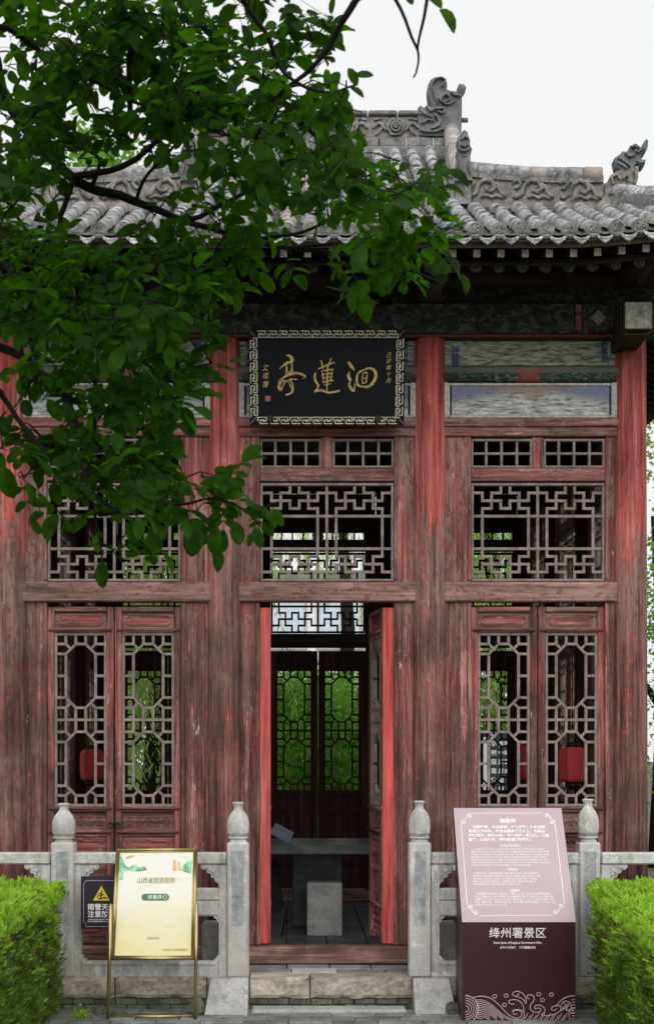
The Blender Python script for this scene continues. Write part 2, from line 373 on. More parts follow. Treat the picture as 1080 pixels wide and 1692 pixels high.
M['leaf'] = leafmat('tree_leaf', (.009, .033, .003), (.040, .112, .009), .66, .6, 1.8, (1.9, 2.0, .4))
M['hedge'] = leafmat('hedge_leaf', (.035, .085, .02), (.22, .34, .06), .35, .6, 9)
M['hedgetop'] = leafmat('hedge_young_leaf', (.20, .43, .04), (.53, .76, .08), .35, .6, 9, (1.2, 1.2, .6))
M['hedgedry'] = flat('hedge_dry_twigs', (.22, .12, .055), .8, 0, .2, .4, 30)
M['hedgecore'] = stone('hedge_twigs', (.02, .018, .01), (.06, .05, .025), 20)
M['fleaf'] = leafmat('garden_leaf', (.03, .10, .02), (.22, .42, .07), .45, .6, 1.1, (1.3, 1.5, .6))
M['wleaf'] = leafmat('willow_leaf', (.20, .32, .08), (.45, .58, .20), .45, .6, .7, (1.2, 1.3, .7))
# painted boards above the windows
def painted(name, kind):
    m, nt, b = newmat(name); N = NT(nt)
    g = N.node('ShaderNodeTexCoord').outputs['Generated']; sp = N.node('ShaderNodeSeparateXYZ'); N.l.new(g, sp.inputs[0])
    gx, gz = sp.outputs[0], sp.outputs[2]
    st = N.noise(N.pos((.16, .16, 1)), 60, 9, .78, .4); st2 = N.noise(N.pos((.12, .12, 1)), 120, 5, .7); pt = N.noise(N.pos((1, 1, 1.6)), 13, 6, .65)
    pw = N.noise(N.pos((.6, .6, 1)), 26, 5, .7, 1.2)
    if kind == 'blue':
        base = N.ramp(st, [(.39, (.11, .10, .08)), (.47, (.30, .31, .29)), (.56, (.55, .57, .54)), (.62, (.70, .71, .67))])
        side = N.math('ABSOLUTE', N.math('SUBTRACT', gx, .5))
        mb = N.math('ADD', N.math('MULTIPLY', side, .9), N.math('SUBTRACT', N.math('MULTIPLY', gz, .8), .72))
        mb = N.ramp(N.math('ADD', mb, N.math('MULTIPLY', N.math('SUBTRACT', st, .5), 1.6)), [(.0, 0), (.2, .9)])
        base = N.mix(N.math('MULTIPLY', mb, N.ramp(st, [(.43, .1), (.53, 1)])), base, (.10, .14, .30))
        mo = N.math('SUBTRACT', N.math('MULTIPLY', gz, .9), N.math('MULTIPLY', side, 1.3))
        base = N.mix(N.math('MULTIPLY', N.ramp(N.math('ADD', mo, N.math('MULTIPLY', N.math('SUBTRACT', pw, .5), 1.2)), [(.42, 0), (.56, .75)]), N.ramp(st, [(.42, .2), (.55, 1)])), base, (.30, .16, .09))
    elif kind == 'green':
        base = N.ramp(st, [(.39, (.05, .05, .035)), (.47, (.17, .20, .15)), (.60, (.36, .39, .31))])
        side = N.math('ABSOLUTE', N.math('SUBTRACT', gx, .5))
        band = N.math('MULTIPLY', N.ramp(side, [(.385, 0), (.39, 1)]), N.ramp(side, [(.425, 1), (.43, 0)]))
        base = N.mix(N.math('MULTIPLY', band, N.ramp(pt, [(.42, 0), (.5, 1)])), base, (.05, .07, .17))
        w = N.node('ShaderNodeTexWave', wave_type='RINGS'); N.l.new(N.pos((1, 1, 1)), w.inputs[0]); w.inputs['Scale'].default_value = 9; w.inputs['Distortion'].default_value = 9
        base = N.mix(N.math('MULTIPLY', N.ramp(w.outputs['Fac'], [(.80, 0), (.9, .6)]), N.ramp(pt, [(.45, 0), (.55, 1)])), base, (.03, .03, .025))
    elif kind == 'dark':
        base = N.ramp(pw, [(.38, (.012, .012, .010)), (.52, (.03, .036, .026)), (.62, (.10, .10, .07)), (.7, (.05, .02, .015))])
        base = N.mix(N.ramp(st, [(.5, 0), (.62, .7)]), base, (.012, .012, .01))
    else:
        base = N.ramp(N.noise(N.pos((1, 1, 1.8)), 17, 5, .65, 1.5), [(.40, (.015, .04, .034)), (.55, (.025, .055, .045)), (.61, (.10, .12, .10)), (.63, (.30, .31, .27)), (.66, (.04, .08, .07))])
        base = N.mix(N.ramp(gz, [(.45, 0), (.62, .85)]), base, (.15, .15, .125))
        cen = N.math('ABSOLUTE', N.math('SUBTRACT', gx, .5)); rp = N.math('MAXIMUM', N.ramp(cen, [(.06, 1), (.09, 0)]), N.ramp(cen, [(.45, 0), (.47, 1)]))
        base = N.mix(N.math('MULTIPLY', N.math('MULTIPLY', rp, N.ramp(pt, [(.42, 0), (.5, .9)])), N.ramp(gz, [(.7, 1), (.9, 0)])), base, (.26, .06, .045))
        base = N.mix(N.ramp(st2, [(.5, 0), (.65, .5)]), base, (.18, .18, .15))
    base = N.mix(N.ramp(st2, [(.32, .7), (.42, 0)]), base, (.05, .045, .04))
    N.l.new(base, b.inputs['Base Color']); b.inputs['Roughness'].default_value = .85; b.inputs['Specular IOR Level'].default_value = .2
    N.bump(N.math('ADD', st, N.math('MULTIPLY', st2, .6)), .7, .006, b); return m
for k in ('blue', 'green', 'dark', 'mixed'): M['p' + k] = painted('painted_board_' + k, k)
M['beamend'] = stone('beam_end_peeling_paint', (.14, .135, .11), (.42, .42, .37), 26, spots=(.08, .08, .07), fine=120)
M['frameboard'] = stone('white_painted_trim', (.30, .29, .26), (.66, .66, .61), 30, fine=120)
def paper():
    m, nt, b = newmat('poster_paper'); N = NT(nt); g = N.node('ShaderNodeTexCoord').outputs['Generated']
    sp = N.node('ShaderNodeSeparateXYZ'); N.l.new(g, sp.inputs[0])
    n1 = N.noise(N.pos((.6, .6, 1.8)), 9, 3, .5, 1.0)
    lower = N.math('MULTIPLY', N.ramp(N.math('ADD', sp.outputs[2], N.math('MULTIPLY', N.math('SUBTRACT', n1, .5), .6)), [(.02, 1), (.62, 0)]), .9)
    col = N.mix(lower, (.80, .79, .70), (.76, .66, .27))
    col = N.mix(N.ramp(n1, [(.55, 0), (.66, .45)]), col, (.62, .68, .40))
    N.l.new(col, b.inputs['Base Color']); b.inputs['Roughness'].default_value = .35; return m
M['paper'] = paper()
def glassy():
    m, nt, b = newmat('clear_plastic'); b.inputs['Base Color'].default_value = (.42, .50, .58, 1); b.inputs['Roughness'].default_value = .12
    b.inputs['Transmission Weight'].default_value = .6; b.inputs['IOR'].default_value = 1.2; return m
M['plastic'] = glassy()
def glasspane():
    m, nt, b = newmat('far_glass'); b.inputs['Base Color'].default_value = (.12, .2, .28, 1); b.inputs['Roughness'].default_value = .1; return m
M['glass'] = glasspane()
def skyleft(): return None

# ------------------------------------------------------------------ ground and platform
H_FL = 0.20; YF = -0.53   # platform top height, platform front face (y)
g = MB(); g.add([(-150, -60, 0), (150, -60, 0), (150, 250, 0), (-150, 250, 0)], [(0, 1, 2, 3)])
ground = g.build('ground', M['ground'], origin=(0, 0, 0), kind='structure')
pav_ = link('pavement', None, (0, -1.2, 0), kind='structure')
j = MB(); j.box(-3.2, 3.2, -2.3, YF + .03, -.02, .006); j.build('joint_bed', M['joint'], pav_)
def boxmesh(name, mat, lx, ly, lz, b, jit=0.0):
    m = MB(); m.box(-lx / 2, lx / 2, -ly / 2, ly / 2, -lz / 2, lz / 2, b)
    if jit: m.v = [tuple(c + R.uniform(-jit, jit) for c in v) for v in m.v]
    return m.mesh(name, mat)
pm = [boxmesh('paver', M['paver'], .235, .105, .03, .004, .0025) for _ in range(5)]
r = 0; y = YF - .06
while y > -2.2:
    x = -2.9 + (r % 2) * .12
    while x < 2.9:
        link('paver', R.choice(pm), (x, y, .002 + R.uniform(-.002, .003)), pav_, (R.uniform(-.01, .01), 0, R.uniform(-.012, .012))); x += .243
    y -= .112; r += 1
    if r > 11: break
plat = thing('stone_platform', (0, 1.9, 0), 'low stone platform under the pavilion, rough buff kerb stones over grey brick', 'platform')
b = MB(); b.box(-2.7, 2.7, YF + .05, 4.4, -.02, H_FL - .03); b.build('core', M['joint'], plat)
bm_ = [boxmesh('brick', M['brick'], .118, .05, .034, .005, .003) for _ in range(5)]
for row in range(2):
    x = -2.6 + row * .06
    while x < 2.6:
        link('brick', R.choice(bm_), (x, YF + .045 + R.uniform(-.006, .006), .018 + row * .038), plat, (0, 0, R.uniform(-.03, .03))); x += .125
# rough kerb stones, each with its own broken face
cuts = [-2.75, -1.95, X(190, 8.27), X(342, 8.27), X(412, 8.27), X(512, 8.27), X(683, 8.27), X(760, 8.27), X(905, 8.27), 2.0, 2.75]
def roughstone(x0, x1, y0, y1, z0, z1, amp, nx=14, nz=6, seed=0):
    m = MB(); vs = []; fs = []
    nx = max(4, int((x1 - x0) / .03))
    for i in range(nx + 1):
        for k in range(nz + 1):
            u = i / nx; w = k / nz; edge = min(u, 1 - u, w, 1 - w)
            p = Vector((x0 + (x1 - x0) * u, y0, z0 + (z1 - z0) * w))
            n = mnoise.noise(p * 14 + Vector((seed, 0, 0))) + .5 * mnoise.noise(p * 34)
            off = amp * n + (.012 if edge < .01 else 0)
            if k == nz: off = .002 + amp * .3 * mnoise.noise(p * 9)
            vs.append((p.x, p.y + off, p.z + (0 if 0 < k < nz else amp * .35 * n)))
    for i in range(nx):
        for k in range(nz):
            a_ = i * (nz + 1) + k; fs.append((a_, a_ + nz + 1, a_ + nz + 2, a_ + 1))
    m.add(vs, fs); o = len(vs)
    top = [vs[i * (nz + 1) + nz] for i in range(nx + 1)]; bot = [vs[i * (nz + 1)] for i in range(nx + 1)]
    m.add(top + [(p[0], y1, z1) for p in top], [(i, i + 1, nx + 2 + i, nx + 1 + i) for i in range(nx)])
    m.add(bot + [(p[0], y1, z0) for p in bot], [(i, nx + 1 + i, nx + 2 + i, i + 1) for i in range(nx)])
    for i in (0, nx):
        c = [vs[i * (nz + 1) + k] for k in range(nz + 1)]
        m.add(c + [(c[0][0], y1, z1), (c[0][0], y1, z0)], [tuple(range(nz + 3))])
    m.add([(x0, y1, z0), (x1, y1, z0), (x1, y1, z1), (x0, y1, z1)], [(0, 3, 2, 1)])
    return m
for i in range(len(cuts) - 1):
    roughstone(cuts[i] + .004, cuts[i + 1] - .004, YF + R.uniform(-.006, .006), YF + .17, .078, H_FL - .001, .016, seed=i * 7).build('kerb_stone', M['kerb'], plat)
x = -2.7
for row, (ya, yb) in enumerate(((YF + .175, YF + .34), (YF + .345, -.02))):
    x = -2.7 + row * .1
    while x < 2.65:
        w = R.uniform(.2, .3); m = MB(); m.box(x + .003, x + w - .003, ya, yb, H_FL - .05, H_FL + R.uniform(-.004, .002), .004)
        m.build('paving_stone', M['slab' if R.random() < .3 else 'paver'], plat); x += w
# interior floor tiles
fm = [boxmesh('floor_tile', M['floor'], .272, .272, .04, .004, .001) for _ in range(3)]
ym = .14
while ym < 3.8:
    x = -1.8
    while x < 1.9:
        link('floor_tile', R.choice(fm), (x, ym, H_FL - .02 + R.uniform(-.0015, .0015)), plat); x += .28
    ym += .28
# stairs: slab on the ground and two flank stones
s = MB(); s.box(X(415, 8.1), X(672, 8.1), YF - .14, YF + .0, 0, .035, .008)
s.build('doorstep', M['slab'], label='long pale stone doorstep slab lying below the doorway kerb', cat='step')
def flank(x0, x1, lab, tilt):
    T = lambda a_, b_, h: Vector((h, a_, b_))
    m = MB(); m.prism([(YF - .20, .0), (YF - .035, H_FL - .005), (YF - .004, H_FL - .005), (YF - .004, 0)], T, x0, x1, 0)
    m.v = [(vx + (tilt if vz < .05 else 0) * (1 if abs(vx - (x0 if tilt < 0 else x1)) < .01 else 0), vy, vz) for vx, vy, vz in m.v]
    m.build('flank_stone', M['slab'], label=lab, cat='stone')
flank(X(348, 8.2), X(410, 8.2), 'pale sloping flank stone left of the doorstep, below the second post', -.03)
flank(X(683, 8.2), X(742, 8.2), 'grey sloping flank stone right of the doorstep, beside the maroon board', .03)

# ------------------------------------------------------------------ pavilion
DEP = 3.77                       # depth of the pavilion between front and back wall planes
YC = DEP / 2
pav = thing('pavilion', (0, YC, H_FL), 'weathered red timber pavilion with lattice doors and grey tiled hip-and-gable roof', 'pavilion')
COLX = [X(15), X(371), X(710), X(1042)]
BAY = [X(188), X(540), X(889)]
COLR = .103
# columns
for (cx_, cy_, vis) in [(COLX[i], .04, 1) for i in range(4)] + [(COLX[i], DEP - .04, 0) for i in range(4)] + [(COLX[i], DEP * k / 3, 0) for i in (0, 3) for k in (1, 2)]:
    zt = Z(560); m = MB(); n = 28
    pr = [(COLR * 1.05, H_FL + .06), (COLR * 1.04, 1.2), (COLR * 1.0, 2.6), (COLR * .95, zt)]
    m.lathe((cx_, cy_, 0), pr, n); c = m.build('column', M['col' if vis else 'shadered'], pav)
    m = MB(); m.lathe((cx_, cy_, 0), [(.15, H_FL - .01), (.155, H_FL + .03), (.13, H_FL + .065)], 20); m.build('column_base', M['gate'], pav)

def seg_mesh(segs, w, dep, y0=0.0):
    # bars of a lattice: straight pieces in the x-z plane, each at a slightly different depth so that faces never coincide
    m = MB()
    for i, ((x0, z0), (x1, z1)) in enumerate(segs):
        hv = abs(z1 - z0) < 1e-6; vv = abs(x1 - x0) < 1e-6
        off = (0 if hv else (.0016 if vv else .0031)) + (i % 4) * .0003
        d = Vector((x1 - x0, 0, z1 - z0)).normalized(); e_ = w * (.5 if (hv or vv) else .32)
        p = Vector((x0, y0 + off + dep / 2, z0)) - d * e_; q = Vector((x1, y0 + off + dep / 2, z1)) + d * e_
        m.bar(p, q, dep, w * (1 if (hv or vv) else .92), up=(-d.z, 0, d.x))
    return m
def oct_segs(w, h):
    out = []
    def L(a_, b_): out.append(((a_[0] * w, -a_[1] * h), (b_[0] * w, -b_[1] * h)))
    r1, r2, r3, r4, r5, r6 = .057, .115, .243, .37, .43, .5
    def sym(a_, b_):
        seen = set()
        for fx in (0, 1):
            for fy in (0, 1):
                A = (1 - a_[0] if fx else a_[0], 1 - a_[1] if fy else a_[1]); B = (1 - b_[0] if fx else b_[0], 1 - b_[1] if fy else b_[1])
                k = tuple(sorted(((round(A[0], 4), round(A[1], 4)), (round(B[0], 4), round(B[1], 4)))))
                if k in seen: continue
                seen.add(k); L(A, B)
    sym((.4, r1), (.6, r1)); sym((.2, r2), (.4, r1)); sym((.2, r2), (.2, r4)); sym((.2, r4), (.4, r5)); sym((.4, r5), (.6, r5))
    for rr in (r2, r3, r4): sym((0, rr), (.2, rr))
    sym((.4, 0), (.4, r1)); sym((0, r1), (.2, r1)); sym((.2, 0), (.2, r1)); sym((.2, r1), (.3, .086))
    sym((0, r5), (.2, r5)); sym((.2, r5), (.3, .40)); sym((.2, r5), (.2, .5)); sym((.4, r5), (.4, .5)); L((0, .5), (1, .5))
    return out
def fret_segs(w, h, mg=.085):
    # coordinates: 14 columns, rows 0..4 at the top and mirrored at the bottom
    out = []
    rows = [0, .08, .163, .245, .327]
    def pt(c, r_, flip): v = rows[r_]; return (c / 14 * w, -(1 - v if flip else v) * h)
    for flip in (0, 1):
        for o in (0, 7):
            for pl in ([(3, 0), (3, 1), (2, 1), (2, 3), (1, 3), (1, 4)], [(4, 0), (4, 1), (5, 1), (5, 3), (6, 3), (6, 4)],
                       [(0, 1), (1, 1), (1, 2), (3, 2), (3, 3), (4, 3), (4, 2), (6, 2), (6, 1), (7, 1)]):
                for a_, b_ in zip(pl, pl[1:]): out.append((pt(a_[0] + o, a_[1], flip), pt(b_[0] + o, b_[1], flip)))
        out.append((pt(0, 4, flip), pt(14, 4, flip)))
    for c in (1, 6, 8, 13): out.append((pt(c, 4, 0), pt(c, 4, 1)))
    out.append((pt(7, 0, 0), pt(7, 0, 1)))
    return out
def rect_frame(m, x0, x1, z0, z1, w, y0, y1, b=.003):
    m.box(x0, x1, y0, y1, z1 - w, z1, b); m.box(x0, x1, y0, y1, z0, z0 + w, b)
    m.box(x0, x0 + w, y0 + .001, y1 - .001, z0 + w, z1 - w, b); m.box(x1 - w, x1, y0 + .001, y1 - .001, z0 + w, z1 - w, b)
S0 = D0 / F
def scroll(m, T, w, h, k=4, sw=.006, hh=.005):
    # leafy scroll running along a band of size w x h centred on the origin of T
    n = 40; pts = [((i / n - .5) * w, math.sin(i / n * math.pi * k) * h * .32, sw) for i in range(n + 1)]
    m.stroke(pts, T, hh, step=1)
    for i in range(k):
        cx_ = ((i + .5) / k - .5) * w; sg = 1 if i % 2 == 0 else -1; r0 = h * .22
        sp = [(cx_ + math.cos(t) * r0 * (1 - t / 9), -sg * h * .08 + sg * math.sin(t) * r0 * (1 - t / 9), sw * .9) for t in [x_ * .6 for x_ in range(11)]]
        m.stroke(sp, T, hh * .9, step=1)
        for dx in (-.3, .3): m.stroke([(cx_ + dx * w / k, -sg * h * .38, sw * .5), (cx_ + dx * w / k * .5, -sg * h * .2, sw * 1.5), (cx_ + dx * w / k * .2, -sg * h * .36, sw * .5)], T, hh * .8, step=3)
def carved_panel(m, T, x0, x1, z0, z1, hh=.007):
    # cusped moulding just inside the panel edge
    w = x1 - x0; h = z1 - z0; i_ = min(w, h) * .16
    c = min(w, h) * .18
    pts = [(x0 + i_ + c, z0 + i_), (x1 - i_ - c, z0 + i_), (x1 - i_ - c * .8, z0 + i_ + c * .6), (x1 - i_, z0 + i_ + c), (x1 - i_, z1 - i_ - c), (x1 - i_ - c * .8, z1 - i_ - c * .6),
           (x1 - i_ - c, z1 - i_), (x0 + i_ + c, z1 - i_), (x0 + i_ + c * .8, z1 - i_ - c * .6), (x0 + i_, z1 - i_ - c), (x0 + i_, z0 + i_ + c), (x0 + i_ + c * .8, z0 + i_ + c * .6), (x0 + i_ + c, z0 + i_)]
    m.stroke([(a_, b_, .007) for a_, b_ in pts], T, hh, step=1)
# door leaf, local: x 0..w, z from 0 (bottom) up, y=0 front
LW = 110 * S0; LH = (1558 - 1000) * S0
def leaf_parts():
    out = []
    zz = lambda py: (1558 - py) * S0
    st = 12 * S0
    for a_ in (0, LW - st): m = MB(); m.box(a_, a_ + st, 0, .045, 0, LH, .004); out.append(('stile', m, 'doorv', []))
    for (a_, b_) in ((1000, 1008), (1035, 1043), (1331, 1340), (1370, 1381), (1494, 1503), (1545, 1558)):
        r_ = MB(); r_.box(st + .0005, LW - st - .0005, -.006 if b_ - a_ < 10 else .002, .043, zz(b_), zz(a_), .004)
        if a_ in (1035, 1331, 1370, 1494): r_.tube([(st * .3, -.006, zz(a_ + 3)), (LW - st * .3, -.006, zz(a_ + 3))], .009, 8)
        out.append(('rail', r_, 'doorh', []))
    x0, x1 = st, LW - st
    lat = seg_mesh([((x + x0 + 2 * S0, z + zz(1045)), (x2 + x0 + 2 * S0, z2 + zz(1045))) for (x, z), (x2, z2) in oct_segs(x1 - x0 - 4 * S0, 284 * S0)], 4.4 * S0, .02, .008)
    rect_frame(lat, x0 - .001, x1 + .001, zz(1331) - .001, zz(1043) + .001, 4.5 * S0, .004, .036)
    out.append(('lattice', lat, 'lat', []))
    def panel(py0, py1, mat='panel'):
        m = MB(); m.box(x0 - .002, x1 + .002, .020, .032, zz(py1) - .002, zz(py0) + .002); return ('panel', m, mat)
    T = lambda a_, b_, h: Vector((a_, .0205 - h, b_))
    a_ = panel(1008, 1035, 'carve'); c = MB(); i0 = MB(); i0.box(x0 + 10 * S0, x1 - 10 * S0, .0165, .0195, zz(1029), zz(1014), .002)
    carved_panel(c, lambda a, b, h: Vector((a, .0195 - h, b)), x0 + 2 * S0, x1 - 2 * S0, zz(1034), zz(1009), .008)
    out.append(('top_panel', a_[1], a_[2], [('moulding', c, 'carve'), ('painted_field', i0, 'panel')]))
    a_ = panel(1340, 1370, 'carve'); c = MB(); Tc = lambda a, b, h: Vector((a + LW / 2, .0195 - h, b + zz(1355)))
    scroll(c, Tc, (x1 - x0) * .86, 22 * S0, 5, .0055, .008); out.append(('carved_panel', a_[1], a_[2], [('scroll_carving', c, 'carve')]))
    a_ = panel(1381, 1494); c = MB(); w = x1 - x0
    q = 7 * S0; zt = zz(1381) - q; zb = zz(1494) + q
    ol = [(x0 + q * .6, zb), (x0 + q * .6, zt - q), (x0 + q * 1.6, zt - q * .7), (x0 + q * 2.2, zt), (x0 + w * .42, zt - q * .1), (x0 + w * .5, zt + q * .5), (x0 + w * .58, zt - q * .1), (x1 - q * 2.2, zt), (x1 - q * 1.6, zt - q * .7), (x1 - q * .6, zt - q), (x1 - q * .6, zb), (x0 + w * .5, zb - q * .4), (x0 + q * .6, zb)]
    c.stroke([(p[0], p[1], .009) for p in ol], lambda a, b, h: Vector((a, .0195 - h, b)), .009, step=2)
    out.append(('lower_panel', a_[1], a_[2], [('moulding', c, 'carve')]))
    a_ = panel(1503, 1545); c = MB(); carved_panel(c, lambda a, b, h: Vector((a, .0195 - h, b)), x0, x1, zz(1544), zz(1504))
    out.append(('foot_panel', a_[1], a_[2], [('moulding', c, 'carve')]))
    return out
LEAF = [(n, m.mesh(n, M[mt]), [(n2, m2.mesh(n2, M[mt2])) for n2, m2, mt2 in ch]) for n, m, mt, ch in leaf_parts()]
hm = MB(); hm.tube([(0.016 * math.cos(t * .7), -.004, .016 * math.sin(t * .7)) for t in range(10)], .003, 6); hm.tube([(0, .0, .016), (0, -.012, .016)], .006, 8)
HANDLE = hm.mesh('ring_handle', M['iron'])
def shadecopy(me):  # same leaf mesh recoloured darker, standing in for shade inside
    c = me.copy(); c.materials.clear(); c.materials.append(M['shadered']); return c
LEAFD = [(n, shadecopy(me), [(n2, shadecopy(me2)) for n2, me2 in ch]) for n, me, ch in LEAF]
def place_leaf(x, y, zb, rz, mirror=False, handle=None, sx=1.0):
    # thing pavilion > door > frame pieces (the leaf is an Empty at its hinge foot)
    o = link('door', None, (x, y, zb), pav, (0, 0, rz)); o.scale = (-1 if mirror else 1) * sx, 1, 1
    for n, me, ch in LEAF:
        c = link(n, me, (0, 0, 0)); c.parent = o; c.location = (0, 0, 0)
        if ch:
            # carvings join their panel as copies under the door (never a fourth level)
            for n2, me2 in ch:
                d = link(n2, me2, (0, 0, 0)); d.parent = o; d.location = (0, 0, 0)
    if handle is not None:
        d = link('ring_handle', HANDLE, (0, 0, 0)); d.parent = o; d.location = (LW - 6 * S0, -.004, (1558 - 1368) * S0)
    return o
# windows of a bay
def grid_window(w, h):
    m = MB(); rect_frame(m, -w / 2, w / 2, 0, h, .014, .0, .04)
    for i in range(1, 4): m.box(-w / 2 + w * i / 4 - .0075, -w / 2 + w * i / 4 + .0075, .004, .03, .013, h - .013, .002)
    m.box(-w / 2 + .013, w / 2 - .013, .0055, .0285, h / 2 - .0075, h / 2 + .0075, .002)
    return m
def fret_window(w, h):
    m = MB(); rect_frame(m, -w / 2, w / 2, 0, h, .016, .0, .045)
    iw, ih = w - .026, h - .026
    l = seg_mesh([((x - iw / 2, z + h - .013), (x2 - iw / 2, z2 + h - .013)) for (x, z), (x2, z2) in fret_segs(iw, ih)], .0165, .02, .008)
    m.add(l.v, l.f); return m
WCACHE = {}
def cm(key, fn):
    if key not in WCACHE: WCACHE[key] = fn()
    return WCACHE[key]
def bay(T, rz, uc, uL, uR, front=True, back=False, doors='closed', detail=True, side=False):
    """one bay in wall coordinates: u along the wall, v into the building; T(u,v,z) gives the world place"""
    def bx(n, mat, u0, u1, v0, v1, z0, z1, b=.004):
        m = MB(); m.box(u0, u1, v0, v1, z0, z1, b, T=lambda x, y, z: Vector((x, y, z)))
        c = ((u0 + u1) / 2, (v0 + v1) / 2, min(z0, z1)); me = m.mesh(n, M[mat], c)
        return link(n, me, T(*c), pav, (0, 0, rz))
    k = S0; z = Z
    swy, swh, try_, trh = (725, 772, 797, 960) if not back else (701, 744, 771, 960)
    w2 = 111 * k
    wd = 'jamb' if not back else 'shadered'; bd = 'beam' if not back else 'dark'; rl = 'rail' if not back else 'dark'  # back wall: interior shade painted in through darker wood colours
    # jambs (planks from column to opening)
    for (a_, b_) in ((uL, uc - w2), (uc + w2, uR)):
        bx('jamb', wd, a_, b_, .018, .075, z(1562), z(712))
        e_ = b_ if b_ < uc else a_
        s_ = -1 if b_ < uc else 1
        bx('bead', wd, e_, e_ + s_ * 6 * k, .008, .02, z(1562), z(996), .003)
        bx('bead', wd, e_, e_ + s_ * 5 * k, .008, .02, z(958), z(722), .003)
    bx('lintel', bd, uL + .0, uR - .0, -.012, .085, z(994), z(962), .007)
    bx('rail', rl, uL, uR, -.004, .08, z(720), z(706), .005)
    bx('rail', rl, uL, uR, -.014, .08, z(705), z(691), .005)
    bx('rail', rl, uc - w2 + .001, uc + w2 - .001, .012, .07, z(try_ - 3), z(swh + 1), .004)
    bx('mullion', wd, uc - 9 * k, uc + 9 * k, .013, .07, z(swh + 1), z(swy - 4), .004)
    gw = w2 - 9 * k - .002; gh = (swh - swy) * k
    gm = cm(('g', gh, back), lambda: grid_window(gw, gh + .004).mesh('grid_window', M['shadered' if back else 'lat']))
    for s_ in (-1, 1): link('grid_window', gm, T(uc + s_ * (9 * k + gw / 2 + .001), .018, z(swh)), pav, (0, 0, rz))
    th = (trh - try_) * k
    tm = cm(('t', th, back), lambda: fret_window(2 * w2 - .004, th).mesh('fret_window', M['shadered' if back else 'lat']))
    link('fret_window', tm, T(uc, .02, z(trh)), pav, (0, 0, rz))
    # painted boards over the window
    bx('painted_board', 'pblue' if detail else 'dark', uL + 22 * k, uR - 22 * k, .006, .06, z(686), z(637), .002)
    fr = MB(); zt, zb = z(632), z(690)
    for (a0, a1) in ((uL, uL + 19 * k), (uR - 19 * k, uR)): bx('board_trim', 'frameboard' if detail else 'dark', a0, a1, -.004, .06, zb, zt, .004)
    bx('board_trim', 'frameboard' if detail else 'dark', uL + 19.5 * k, uR - 19.5 * k, -.002, .05, z(637), z(633), .002)
    bx('board_trim', 'frameboard' if detail else 'dark', uL + 19.5 * k, uR - 19.5 * k, -.002, .05, z(690), z(686.3), .002)
    m = MB(); m.tube([(uL, 0, 0), (uR, 0, 0)], 14.2 * k, 20); me = m.mesh('round_beam', M['pmixed' if detail else 'dark'])
    link('round_beam', me, T(0, .03, z(617.5)), pav, (0, 0, rz))
    bx('painted_board', 'pgreen_' if detail else 'dark', uL, uR, .012, .06, z(603), z(562), .002)
    # threshold
    bx('threshold', 'sill', uL - .02, uR + .02, -.055, .07, z(1591), z(1563), .008)
    zb = z(1560)
    if doors == 'closed':
        h = handle = True
        for s_ in (-1, 1):
            p = T(uc + s_ * w2, .03, zb); o = link('door', None, p, pav, (0, 0, rz)); o.scale = (-s_, 1, 1)
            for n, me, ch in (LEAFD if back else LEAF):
                c = link(n, me, (0, 0, 0)); c.parent = o; c.location = (0, 0, 0)
                for n2, me2 in ch:
                    d = link(n2, me2, (0, 0, 0)); d.parent = o; d.location = (0, 0, 0)
            if detail:
                d = link('ring_handle', HANDLE, (0, 0, 0)); d.parent = o; d.location = (LW - 5 * S0, -.004, (1558 - 1362) * S0)
M['pgreen_'] = M.pop('pgreen'); M['badge'] = flat('poster_badge_green', (.06, .20, .08), .6)
Tf = lambda u, v, z: Vector((u, v, z))
cr = COLR * .5
for i, c in enumerate(BAY):
    bay(Tf, 0, c, COLX[i] + cr, COLX[i + 1] - cr, doors='closed' if i != 1 else 'open')
Tb = lambda u, v, z: Vector((-u, DEP - v, z))
for i, c in enumerate(BAY):
    bay(Tb, math.pi, -c, -(COLX[i + 1] - cr), -(COLX[i] + cr), back=True, detail=False)
Tr = lambda u, v, z: Vector((COLX[3] + .04 - v, u, z)); Tl = lambda u, v, z: Vector((COLX[0] - .04 + v, -u, z))
for i in range(3):
    c = DEP * (i + .5) / 3; h_ = DEP / 6
    bay(Tr, math.pi / 2, c, c - h_ + cr, c + h_ - cr, detail=False)
    bay(Tl, -math.pi / 2, -c, -c - h_ + cr, -c + h_ - cr, detail=False)
# centre bay: two leaves swung inward; fresh red edge posts
def open_leaf(hx, ang, mirror):
    o = link('door', None, (hx, .075, Z(1560)), pav, (0, 0, ang)); o.scale = (-1 if mirror else 1, 1, 1)
    for n, me, ch in LEAF:
        c = link(n, me, (0, 0, 0)); c.parent = o; c.location = (0, 0, 0)
        for n2, me2 in ch:
            d = link(n2, me2, (0, 0, 0)); d.parent = o; d.location = (0, 0, 0)
open_leaf(X(445, 8.9), rad(91), False)
open_leaf(X(630, 8.87), rad(-82), True)
for (a_, b_) in ((428, 447), (632, 654)):
    m = MB(); m.box(X(a_, 8.83), X(b_, 8.83), .028, .085, Z(1561), Z(1003), .006); m.build('door_edge_post', M['redpost'], pav)

